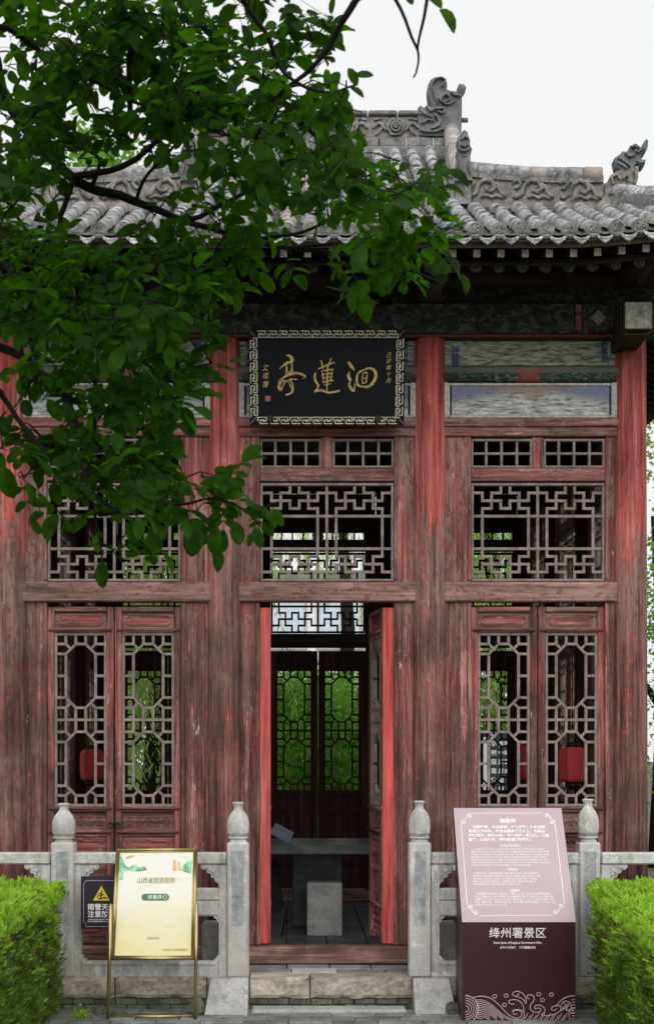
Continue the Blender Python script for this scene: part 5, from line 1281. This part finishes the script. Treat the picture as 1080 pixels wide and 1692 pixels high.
def lantern(px_, py_t, py_b, wpx, d, lab):
    c = P(px_, py_b, d); w = wpx * d / F / 2; h = (py_b - py_t) * d / F
    t = thing('lantern', c, lab, 'lantern', 'red lanterns inside the pavilion')
    m = MB(); pr = [(.55 * w, 0), (.86 * w, h * .03), (.97 * w, h * .10), (w, h * .3), (w * 1.03, h * .55), (w, h * .85), (w * .86, h * .96), (.55 * w, h)]
    m.lathe(c, [(a * 1.08, b) for a, b in pr], 6); m.sm = [False] * len(m.sm); m.build('shade', M['lantern'], t)
    m = MB(); m.lathe(c - Vector((0, 0, .02)), [(.3 * w, -.02), (.65 * w, -.008), (.6 * w, .019)], 12); m.build('base', M['iron'], t)
    m = MB(); m.lathe(c + Vector((0, 0, h + .001)), [(.6 * w, 0), (.5 * w, .02), (.15 * w, .03)], 12); m.build('cap', M['iron'], t)
    m = MB(); m.tube([c + Vector((0, 0, h + .03)), Vector((c.x, c.y, 4.28))], .003, 5); m.build('cord', M['iron'], t)
    m = MB()
    for k in range(9): m.tube([c + Vector(((k - 4) * .008, 0, -.04)), c + Vector(((k - 4) * .009, .004, -.075 - .01 * (k % 3)))], .0025, 5)
    m.build('tassel', M['iron'], t)
lantern(945, 1234, 1293, 40, 9.25, 'large bright red lantern behind the right-hand door lattice')
lantern(872, 1230, 1290, 34, 10.3, 'dim red lantern between the two leaves of the right doors')
lantern(152, 1238, 1290, 36, 10.9, 'dim red lantern behind the leftmost door lattice, right of its pair')
lantern(92, 1238, 1292, 30, 11.0, 'dark red lantern at the far left edge behind the door lattice')

# ------------------------------------------------------------------ hedges
def hedge(name, lab, xe, sgn, y0_, y1_, h, seed):
    """long clipped hedge: inner edge xe(y), body runs outward by sgn"""
    rr = random.Random(seed); wdt = .8
    t = thing(name, ((xe(y1_) + sgn * wdt / 2), (y0_ + y1_) / 2, 0), lab, 'hedge', 'clipped hedges in front of the platform')
    core = MB(); n = 12
    for i in range(n):
        ya, yb = y0_ + (y1_ - y0_) * i / n, y0_ + (y1_ - y0_) * (i + 1) / n; xa, xb = xe(ya) + sgn * .09, xe(yb) + sgn * .09
        core.add([(xa, ya, .02), (xb, yb, .02), (xb, yb, h - .06), (xa, ya, h - .06), (xa + sgn * wdt, ya, .02), (xb + sgn * wdt, yb, .02), (xb + sgn * wdt, yb, h - .06), (xa + sgn * wdt, ya, h - .06)],
                 [(0, 1, 2, 3), (3, 2, 6, 7)] + ([(0, 3, 7, 4)] if i == 0 else []) + ([(1, 5, 6, 2)] if i == n - 1 else []))
    core.build('twigs', M['hedgecore'], t)
    L = {0: MB(), 1: MB(), 2: MB()}
    def sprig(p, nrm, size, young):
        m = L[young]; ax = (nrm + Vector((rr.uniform(-.9, .9), rr.uniform(-.9, .9), rr.uniform(-.1, 1.3)))).normalized()
        sd = ax.cross(Vector((rr.uniform(-1, 1), rr.uniform(-1, 1), rr.uniform(-1, 1)))).normalized()
        vs = [p, p + ax * size * .4 + sd * size * .10, p + ax * size, p + ax * size * .45 - sd * size * .10]; fs = [(0, 1, 2, 3)]
        for s_ in (-1, 1):
            for f_ in (.25, .55):
                q = p + ax * size * f_; e_ = (ax * .7 + sd * s_ * .75).normalized(); k = len(vs)
                vs += [q, q + e_ * size * .30 + ax * size * .05, q + ax * size * .14]; fs.append((k, k + 1, k + 2))
        m.add(vs, fs)
    area_side = (y1_ - y0_) * h; 
    for i in range(int(area_side * 10500)):
        y = rr.uniform(y0_, y1_); z = h * rr.random(); g1 = mnoise.noise(Vector((y * 17, z * 13, seed))); bulge = .05 * mnoise.noise(Vector((y * 3, z * 3, seed))) - .075 * g1 - .03 * mnoise.noise(Vector((y * 45, z * 30, seed)))
        if g1 < -.28 and rr.random() < .8: continue
        p = Vector((xe(y) + sgn * (.065 + bulge + .035 * (1 - z / h) ** 2 + rr.uniform(-.0, .05)), y, z))
        sprig(p, Vector((-sgn, 0, .25)), rr.uniform(.018, .052), 2 if rr.random() < .07 else (1 if rr.random() < .06 + 1.6 * max(0, z / h - .55 + .35 * g1) else 0))
    for i in range(int((y1_ - y0_) * wdt * 10000)):
        y = rr.uniform(y0_, y1_); u = rr.random() ** 1.2 * wdt; g1 = mnoise.noise(Vector((y * 15, u * 15, seed + 3))); b_ = .04 * mnoise.noise(Vector((y * 4, u * 4, seed + 3))) + .045 * g1
        if g1 < -.30 and rr.random() < .7: continue
        p = Vector((xe(y) + sgn * (.02 + u), y, h - .05 + b_ + rr.uniform(0, .03) - .05 * max(0, 1 - u / .06) ))
        sprig(p, Vector((0, 0, 1)), rr.uniform(.018, .044), 1 if rr.random() < .62 + .6 * g1 + .25 else 0)
    L[0].build('foliage', M['hedge'], t, kind='stuff'); L[1].build('young_foliage', M['hedgetop'], t, kind='stuff'); L[2].build('dry_foliage', M['hedgedry'], t, kind='stuff')
hedge('hedge', 'bright green clipped hedge at the left edge in front of the balustrade', lambda y: -1.47 + .0 * y, -1, -3.0, -.62, .755, 3)
hedge('hedge', 'bright green clipped hedge at the right edge beside the maroon board', lambda y: 1.44 + .10 * (y + .6), 1, -4.2, -.66, .775, 4)
# little weed at the foot of the platform
wd_ = MB(); rr = random.Random(5)
for i in range(90):
    b_ = P(135 + rr.gauss(0, 7), 1690, 7.95); b_.z = .005 + abs(rr.gauss(0, .03)); ax = Vector((rr.gauss(0, .6), rr.gauss(0, .5), 1)).normalized(); sd = ax.cross(Vector((rr.random(), rr.random(), 0))).normalized(); s_ = rr.uniform(.015, .04)
    wd_.add([b_, b_ + ax * s_ * .5 + sd * s_ * .25, b_ + ax * s_, b_ + ax * s_ * .5 - sd * s_ * .25], [(0, 1, 2, 3)])
wd_.build('weed', M['hedgetop'], label='small bright weed at the foot of the platform beside the left hedge', cat='plant')

# ------------------------------------------------------------------ overhanging tree in the foreground
LM = MB()
def leaflet(m, p, ax, nrm, size, rr):
    sd = ax.cross(nrm).normalized(); nrm = sd.cross(ax); w = size * rr.uniform(.24, .31); c = rr.uniform(.02, .24) * size
    sh = [(0, 0), (.16, .62), (.42, 1.0), (.70, .95), (.90, .55), (1.0, 0)]
    mid = [p + ax * size * a - nrm * c * (a * a * 1.2) for a, _ in sh]
    lf = [mid[i] + sd * w * sh[i][1] + nrm * c * .8 * sh[i][1] for i in range(1, 5)]; rt_ = [mid[i] - sd * w * sh[i][1] + nrm * c * .8 * sh[i][1] for i in range(1, 5)]
    vs = mid + lf + rt_     # 0-5, 6-9, 10-13
    fs = [(0, 1, 6), (1, 2, 7, 6), (2, 3, 8, 7), (3, 4, 9, 8), (4, 5, 9), (0, 10, 1), (1, 10, 11, 2), (2, 11, 12, 3), (3, 12, 13, 4), (4, 13, 5)]
    m.add(vs, fs, True)
tree = thing('locust_tree', (-2.15, -4.0, 0), 'dark leafy tree whose branches hang across the upper left of the picture', 'tree')
TRX, TRY = -2.15, -4.0
def br(pts, d0, d1, r0, r1, name='branch', src=None, own_leaves=True):
    P3 = []
    n = len(pts)
    for i, (a_, b_) in enumerate(pts):
        P3.append(P(a_, b_, d0 + (d1 - d0) * i / max(1, n - 1)))
    if src: P3 = [Vector(src)] + [Vector(src).lerp(P3[0], .5) + Vector((0, 0, .08))] + P3
    # smooth + small wiggle
    q = []
    for i in range(len(P3) - 1):
        for k in range(4):
            t = k / 4; a0, a1, a2, a3 = P3[max(i - 1, 0)], P3[i], P3[i + 1], P3[min(i + 2, len(P3) - 1)]
            v = .5 * (2 * a1 + (a2 - a0) * t + (2 * a0 - 5 * a1 + 4 * a2 - a3) * t * t + (3 * a1 - a0 - 3 * a2 + a3) * t ** 3)
            q.append(v + Vector((mnoise.noise(v * 9), mnoise.noise(v * 9 + Vector((5, 0, 0))), mnoise.noise(v * 9 + Vector((0, 7, 0))))) * .012)
    q.append(P3[-1]); m = MB(); N_ = len(q)
    m.tube(q, [r0 + (r1 - r0) * i / (N_ - 1) for i in range(N_)], 8); m.build(name, M['bark'], tree)
    if own_leaves: SK.extend(q)
    return q
SK = []
m = MB(); tr_pts = [Vector((TRX, TRY, 0)), Vector((TRX - .05, TRY, 1.2)), Vector((TRX + .02, TRY + .05, 2.4)), Vector((TRX + .1, TRY, 3.6)), Vector((TRX + .3, TRY - .1, 4.8)), Vector((TRX + .7, TRY - .1, 5.6))]
m.tube(tr_pts, [.16, .12, .10, .085, .06, .03], 12); m.build('trunk', M['bark'], tree)
A3 = (TRX + .1, TRY, 3.6); A2 = (TRX + .02, TRY + .05, 2.4); A25 = (TRX + .05, TRY, 3.0); A5 = (TRX + .7, TRY - .1, 5.6); A45 = (TRX + .3, TRY - .1, 4.8)
br([(-40, 60), (5, 150), (60, 235), (125, 295), (200, 325), (250, 342), (300, 365), (370, 385), (450, 408), (560, 402)], 4.6, 5.0, .026, .005, src=A3)
br([(300, 365), (345, 352), (400, 325), (455, 280), (490, 262)], 4.8, 4.6, .010, .003)
br([(370, 385), (440, 395), (520, 375), (600, 330), (690, 300)], 4.9, 4.9, .008, .003)
br([(450, 408), (560, 420), (640, 425), (700, 455), (728, 470)], 5.0, 4.8, .006, .0025)
br([(520, 415), (575, 440), (600, 480), (605, 510)], 5.0, 4.9, .005, .002)
br([(-40, 20), (10, 50), (60, 80), (130, 120), (200, 160), (300, 195), (380, 225)], 4.2, 4.5, .012, .003, src=A45)
br([(125, 290), (200, 275), (250, 245), (285, 200), (330, 150)], 4.7, 4.5, .012, .004)
br([(150, 312), (165, 270), (150, 250), (115, 240)], 4.7, 4.8, .008, .003)
br([(225, 335), (240, 300), (275, 260), (300, 225), (320, 190)], 4.75, 4.6, .007, .003)
br([(205, 20), (215, 90), (210, 150), (215, 210), (195, 230)], 4.2, 4.4, .013, .008, src=A5)
br([(640, -120), (590, -5), (560, 50), (525, 100), (490, 135), (450, 175), (420, 230)], 3.9, 4.3, .014, .004, src=A5)
br([(620, -60), (655, 0), (680, 60), (690, 90), (683, 128)], 4.0, 4.1, .006, .0025, own_leaves=False)
br([(715, -60), (702, 0), (695, 40), (690, 85)], 4.0, 4.1, .006, .0035, own_leaves=False)
br([(380, -80), (400, 0), (440, 60), (470, 120), (540, 150), (590, 140)], 4.1, 4.4, .012, .003, src=A5)
br([(-40, 540), (5, 575), (60, 610), (105, 655), (135, 725), (150, 790), (158, 860), (168, 930)], 4.6, 4.5, .020, .003, src=A3)
br([(-30, 630), (5, 658), (35, 700), (75, 745), (115, 785), (175, 830), (220, 850)], 4.3, 4.4, .012, .004, src=A25)
br([(130, 480), (158, 515), (162, 580), (160, 655), (156, 720), (150, 780)], 4.9, 4.7, .009, .005)
br([(160, 655), (210, 652), (260, 640), (310, 610), (350, 600)], 4.8, 4.8, .006, .003)
br([(120, 300), (98, 380), (92, 440), (60, 490), (35, 560), (48, 640)], 4.7, 4.6, .009, .004)
br([(98, 400), (160, 430), (240, 440), (330, 470), (400, 480)], 4.8, 5.0, .007, .003)
br([(265, 360), (268, 400), (300, 430), (360, 450), (430, 440)], 4.85, 5.0, .006, .003)
br([(165, 850), (230, 845), (300, 832), (350, 822), (400, 845), (430, 870)], 4.5, 4.4, .006, .002)
br([(75, 745), (60, 760), (40, 790)], 4.3, 4.3, .004, .002)
br([(135, 735), (210, 740), (260, 770), (290, 830)], 4.6, 4.6, .006, .002)
br([(-30, 250), (10, 330), (60, 400), (110, 430)], 5.0, 5.0, .010, .004, src=A3)
br([(-30, 430), (20, 450), (90, 520), (180, 560), (300, 640), (360, 650)], 5.0, 4.9, .012, .003, src=A25)
br([(170, -30), (240, 40), (330, 90), (430, 130), (500, 200), (560, 260), (620, 290)], 4.4, 4.7, .013, .003, src=A5)
# density map: one digit per 40x40 px cell of the region it fills (rows from the top of the view)
DM = """99999999999565
99999999996565
99999999996551
99999999999843300
999889999998753
888765699999996
8864025799999997
8840002568899987433
8730002245667788764
9741000122211356763
9998776767412467773
9999999998611156564
999999998600005500
9999999963
378999984
1358999964
134788884
245777861
56778875
36678764043
05567775365
03436775455
00124563321""".split()
rr = random.Random(11)
twigs = MB(); leaves = []
skv = [Vector(p) for p in SK]
def nearest(p):
    return min(skv, key=lambda s: (s - p).length_squared)
def compound(base, tip, size):
    """a pinnate leaf from base to tip"""
    ax = (tip - base); L_ = ax.length; ax = ax.normalized()
    nrm = Vector((rr.uniform(-.5, .5), rr.uniform(-.9, .3), 1)).normalized()
    if abs(ax.dot(nrm)) > .95: nrm = Vector((0, -1, .2)).normalized()
    sd = ax.cross(nrm).normalized(); nrm = sd.cross(ax)
    n = rr.choice((2, 3, 3, 4)); twigs.tube([base, base.lerp(tip, .5) + nrm * .006, tip], [.0016, .0013, .0008], 3, False)
    for i in range(n):
        f = .25 + .65 * i / n; c = base + ax * L_ * f
        for s_ in (-1, 1):
            if rr.random() < .1: continue
            a_ = (sd * s_ * rr.uniform(.7, 1.0) + ax * rr.uniform(.25, .6) + nrm * rr.uniform(-.45, .15)).normalized()
            leaves.append((c, a_, (nrm + Vector((rr.uniform(-.5, .5), rr.uniform(-.6, .3), 0))).normalized(), size * rr.uniform(.62, 1.15)))
    leaves.append((tip, (ax + Vector((rr.uniform(-.2, .2), 0, rr.uniform(-.3, .1)))).normalized(), nrm, size * rr.uniform(.95, 1.25)))
def put(px_, py_, d, base=None):
    tip = P(px_, py_, d); nb = base or nearest(tip); dv = tip - nb; L_ = rr.uniform(.11, .17)
    if dv.length < 1e-3: dv = Vector((rr.uniform(-1, 1), 0, rr.uniform(-1, .2)))
    dirn = (dv.normalized() * .8 + Vector((rr.uniform(-.7, .7), rr.uniform(-.5, .5), rr.uniform(-.75, .25)))).normalized()
    b_ = tip - dirn * L_
    if (b_ - nb).length > .03: twigs.tube([nb, nb.lerp(b_, .5) + Vector((0, 0, .015)), b_], [.0032, .0024, .0016], 4, False)
    compound(b_, tip, rr.uniform(.052, .074)); return b_
todo = []
for j_, row in enumerate(DM):
    for i, ch in enumerate(row):
        dd = int(ch)
        n = dd * .25 if dd < 6 else dd * .39
        n = int(n) + (rr.random() < n % 1)
        for _ in range(n):
            d = rr.uniform(4.0, 5.2) if dd > 6 else rr.uniform(4.2, 5.0)
            todo.append((i * 40 + rr.uniform(-2, 42), j_ * 40 + rr.uniform(-2, 42), d))
# crown that goes on above and to the left, outside the picture
for _ in range(300):
    todo.append((rr.uniform(-420, 480), rr.uniform(-420, -10), rr.uniform(3.4, 5.4)))
for _ in range(160):
    todo.append((rr.uniform(-420, -30), rr.uniform(-20, 760), rr.uniform(3.6, 5.4)))
# grow outward: the spot nearest to existing wood is served first, and its twig then carries the next ones
pts_ = [P(*t) for t in todo]; best = [(1e9, None)] * len(todo)
for i, p in enumerate(pts_):
    q = nearest(p); best[i] = ((q - p).length_squared, q)
alive = set(range(len(todo)))
while alive:
    i = min(alive, key=lambda k: best[k][0]); alive.discard(i)
    b_ = put(*todo[i], base=best[i][1]); mid_ = best[i][1].lerp(b_, .6)
    for k in alive:
        for c_ in (b_, mid_):
            dd_ = (c_ - pts_[k]).length_squared
            if dd_ < best[k][0]: best[k] = (dd_, c_)
# free hanging leaves picked out against the sky and the wall
def single(px0, py0, px1, py1, d, ww=1):
    p, q = P(px0, py0, d), P(px1, py1, d); leaves.insert(0, (p, (q - p).normalized(), Vector((rr.uniform(-.3, .3), -.85, .45)).normalized(), (q - p).length))
for s_ in ((725, 15, 754, 48), (700, -12, 732, 8), (668, -14, 682, 6), (560, 118, 545, 150), (575, 112, 590, 140), (585, 125, 617, 122), (578, 145, 602, 158), (520, 40, 570, 60), (495, 60, 556, 75), (500, 25, 470, 5), (470, 35, 495, 70), (590, 470, 580, 515), (598, 480, 606, 532), (712, 420, 735, 470), (700, 435, 738, 442), (735, 285, 778, 300), (715, 280, 735, 262), (170, 925, 168, 972), (75, 848, 45, 862), (98, 850, 70, 888), (330, 800, 390, 795), (400, 845, 452, 850), (360, 870, 350, 915), (320, 860, 318, 920), (250, 868, 262, 915), (5, 770, 20, 822), (30, 745, 12, 765), (385, 860, 398, 900), (420, 870, 432, 905)):
    single(*s_, 4.4)
# the leaves that show largest are parts, the rest one mass
big = []; vis = []
for L_ in leaves:
    p = L_[0]; d = p.y + D0; px_ = 490 + (p.x - CX) * F / d; py_ = 1250 - (p.z - CZ) * F / d
    vis.append((0 if (0 < px_ < 1080 and 0 < py_ < 1692) else 9) + d / 6)
order = sorted(range(len(leaves)), key=lambda i: vis[i]); own = set(order[:290]) | set(range(29))
for i, (p, a_, n_, s_) in enumerate(leaves):
    if i in own and len(own) <= 330:
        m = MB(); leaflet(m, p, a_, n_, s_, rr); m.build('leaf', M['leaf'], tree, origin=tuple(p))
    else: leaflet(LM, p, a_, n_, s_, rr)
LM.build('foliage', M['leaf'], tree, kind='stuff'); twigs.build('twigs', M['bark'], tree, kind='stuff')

# ------------------------------------------------------------------ garden behind
def gtree(name, lab, x, y, h, cw, ch, seed, mat='fleaf', n=7000, ls=.085, cat='tree', grp='trees and bushes behind the pavilion', trunk=True, cz=None):
    rr = random.Random(seed); t = thing(name, (x, y, 0), lab, cat, grp)
    if trunk:
        m = MB(); m.tube([(x, y, 0), (x + .1, y, h * .4), (x - .05, y, h * .75)], [.14, .10, .04], 8)
        for k in range(4): a_ = rr.uniform(0, 6.28); m.tube([(x, y, h * (.35 + k * .1)), (x + math.cos(a_) * cw * .6, y + math.sin(a_) * cw * .5, h * (.55 + k * .1))], [.05, .015], 6)
        m.build('trunk', M['bark'], t)
    cl = []
    for _ in range(34):
        a_ = rr.uniform(0, 6.28); r_ = rr.random() ** .5; zz_ = rr.uniform(-1, 1); k = math.sqrt(max(0, 1 - zz_ * zz_ * .8))
        cl.append(Vector((x + math.cos(a_) * r_ * cw * k, y + math.sin(a_) * r_ * cw * k, (cz or h - ch) + zz_ * ch)))
    m = MB()
    for _ in range(n):
        c = rr.choice(cl); p = c + Vector((rr.gauss(0, 1), rr.gauss(0, 1), rr.gauss(0, .8))) * cw * .19
        if p.z < .03: continue
        a_ = Vector((rr.gauss(0, 1), rr.gauss(0, 1), rr.gauss(0, .7))).normalized(); s_ = a_.cross(Vector((rr.gauss(0, 1), rr.gauss(0, 1), rr.gauss(0, 1)))).normalized(); L_ = ls * rr.uniform(.6, 1.2)
        m.add([p, p + a_ * L_ * .5 + s_ * L_ * .28, p + a_ * L_, p + a_ * L_ * .5 - s_ * L_ * .28], [(0, 1, 2, 3)])
    m.build('crown', M[mat], t, kind='stuff')
def willow(name, lab, x, y, h, cw, seed, n=150, bottom=.6):
    rr = random.Random(seed); t = thing(name, (x, y, 0), lab, 'tree', 'willows behind the pavilion')
    m = MB(); m.tube([(x, y, 0), (x + .15, y, h * .5), (x, y, h * .9)], [.16, .12, .05], 8)
    for k in range(7): a_ = k * .9; m.tube([(x, y, h * .75), (x + math.cos(a_) * cw * .5, y + math.sin(a_) * cw * .5, h), (x + math.cos(a_) * cw, y + math.sin(a_) * cw, h * .93)], [.05, .03, .012], 6)
    m.build('trunk', M['bark'], t); m = MB()
    for _ in range(n):
        a_ = rr.uniform(0, 6.28); r_ = rr.random() ** .6 * cw; p = Vector((x + math.cos(a_) * r_, y + math.sin(a_) * r_, h * rr.uniform(.85, 1.03))); zb = rr.uniform(bottom, h * .55); sw = Vector((rr.gauss(0, .05), rr.gauss(0, .05), 0))
        while p.z > zb:
            for s_ in (-1, 1):
                d_ = Vector((s_ * rr.uniform(.2, .7), rr.gauss(0, .4), -1)).normalized(); sd = Vector((rr.gauss(0, 1), rr.gauss(0, 1), .2)).normalized(); L_ = rr.uniform(.09, .15)
                m.add([p, p + d_ * L_ * .5 + sd * .011, p + d_ * L_, p + d_ * L_ * .5 - sd * .011], [(0, 1, 2, 3)])
            p = p + Vector((sw.x * .1 + rr.gauss(0, .006), sw.y * .1, -.055))
    m.build('hanging_foliage', M['wleaf'], t, kind='stuff')
gx = lambda px_, d: X(px_, d)
gtree('garden_tree', 'dense green tree seen through the left leaf of the back doors', gx(478, 17), 17 - D0, 2.6, 1.1, .85, 21, n=13000, ls=.07, cz=1.45)
gtree('garden_tree', 'dense green tree seen through the right leaf of the back doors', gx(575, 18.5), 18.5 - D0, 2.6, 1.1, .85, 22, n=13000, ls=.07, cz=1.4)
gtree('garden_tree', 'darker bushy tree in the gap between the two central garden trees', gx(525, 22), 22 - D0, 2.9, 1.7, .9, 23, n=12000, ls=.08, cz=1.6)
gtree('garden_bush', 'low round bush in front of the central garden trees', gx(560, 14.6), 14.6 - D0, 1.6, .9, .7, 24, ls=.09, trunk=False, cat='bush')
gtree('garden_tree', 'leafy tree beyond the right side of the pavilion', gx(1085, 19), 19 - D0, 6.2, 1.5, 2.4, 25, n=8000)
gtree('garden_tree', 'leafy tree beyond the pavilion, behind the right bay', gx(820, 21), 21 - D0, 3.6, 1.6, 1.3, 26)
gtree('garden_tree', 'tall pale tree whose top shows over the left end of the roof', gx(125, 32), 32 - D0, 15.4, 1.4, 2.2, 27, n=5000, ls=.2)
gtree('garden_tree', 'leafy tree beyond the left side of the pavilion', gx(180, 20), 20 - D0, 3.6, 1.8, 1.3, 28)
gtree('garden_bush', 'wide low bush behind the right bay of the back wall', gx(880, 16), 16 - D0, 1.7, 1.0, .8, 29, ls=.1, trunk=False, cat='bush')
willow('willow', 'willow with hanging pale strands behind the left bay', gx(245, 15.5), 15.5 - D0, 5.2, 1.2, 31, n=270)
willow('willow', 'willow with hanging pale strands behind the centre of the pavilion', gx(560, 24), 24 - D0, 7.2, 2.0, 32, n=75, bottom=4.7)
willow('willow', 'willow with hanging pale strands behind the right bay', gx(800, 17), 17 - D0, 5.6, 1.3, 33, n=220)
# distant pale building
bd = thing('far_building', (gx(480, 34), 34 - D0, 0), 'pale two-storey building with blue windows far behind the pavilion', 'building')
bx0, bx1, by = gx(330, 34), gx(700, 34), 34 - D0
m = MB(); m.box(bx0, bx1, by, by + 6, 0, 5.6, .02); m.build('wall', M['wall'], bd)
m = MB(); m.box(bx0 - .3, bx1 + .3, by - .3, by + 6.3, 5.6, 5.85, .02); m.build('roof', M['roofgrey'], bd)
m = MB(); m.box(bx0 - .02, bx1 + .02, by - .12, by - .01, 3.2, 3.5, .02); m.build('cornice', M['mortar'], bd)
for fl in (1.0, 4.0):
    for i in range(4):
        cx_ = bx0 + (bx1 - bx0) * (i + .5) / 4; w_ = MB(); rect_frame(w_, cx_ - .55, cx_ + .55, fl, fl + 1.2, .07, by - .05, by - .004); f_ = w_.build('window', M['mortar'], bd)
        p_ = MB(); p_.box(cx_ - .48, cx_ + .48, by - .03, by - .006, fl + .07, fl + 1.13); p_.build('pane', M['shutter'], f_)
# garden notice board behind the right bay
nb = thing('notice_board', (gx(818, 15), 15 - D0, 0), 'blue-topped notice board with white columns of text behind the right bay', 'notice board')
d = 15; m = MB(); m.box(gx(798, d), gx(845, d), d - D0, d - D0 + .05, Z(1345, d), Z(1212, d)); m.build('board', M['boarddark'], nb)
m = MB(); m.box(gx(796, d), gx(847, d), d - D0 - .02, d - D0 + .07, Z(1212, d) + .001, Z(1206, d)); m.build('top_strip', M['blue'], nb)
m = MB(); m.box(gx(798, d), gx(807, d), d - D0 - .004, d - D0 - .001, Z(1345, d), Z(1218, d)); m.build('white_strip', M['white'], nb)
for k_ in (800, 844):
    m = MB(); m.box(gx(k_, d) - .03, gx(k_, d) + .03, d - D0 + .055, d - D0 + .11, 0, Z(1212, d)); m.build('post', M['iron'], nb)
for q, (cx_, st_) in enumerate(((815, '亭园莲花池水'), (827, '古今风月山川'), (837, '四时花木'))):
    for i, ch in enumerate(st_): text(ch, 8.5 * d / F, 'text', M['white'], nb, lambda a, b, h: Vector((gx(cx_, d) + a, d - D0 - .002 - h, Z(1232 + i * 15, d) + b)), 'CENTER', .004, h=.001)
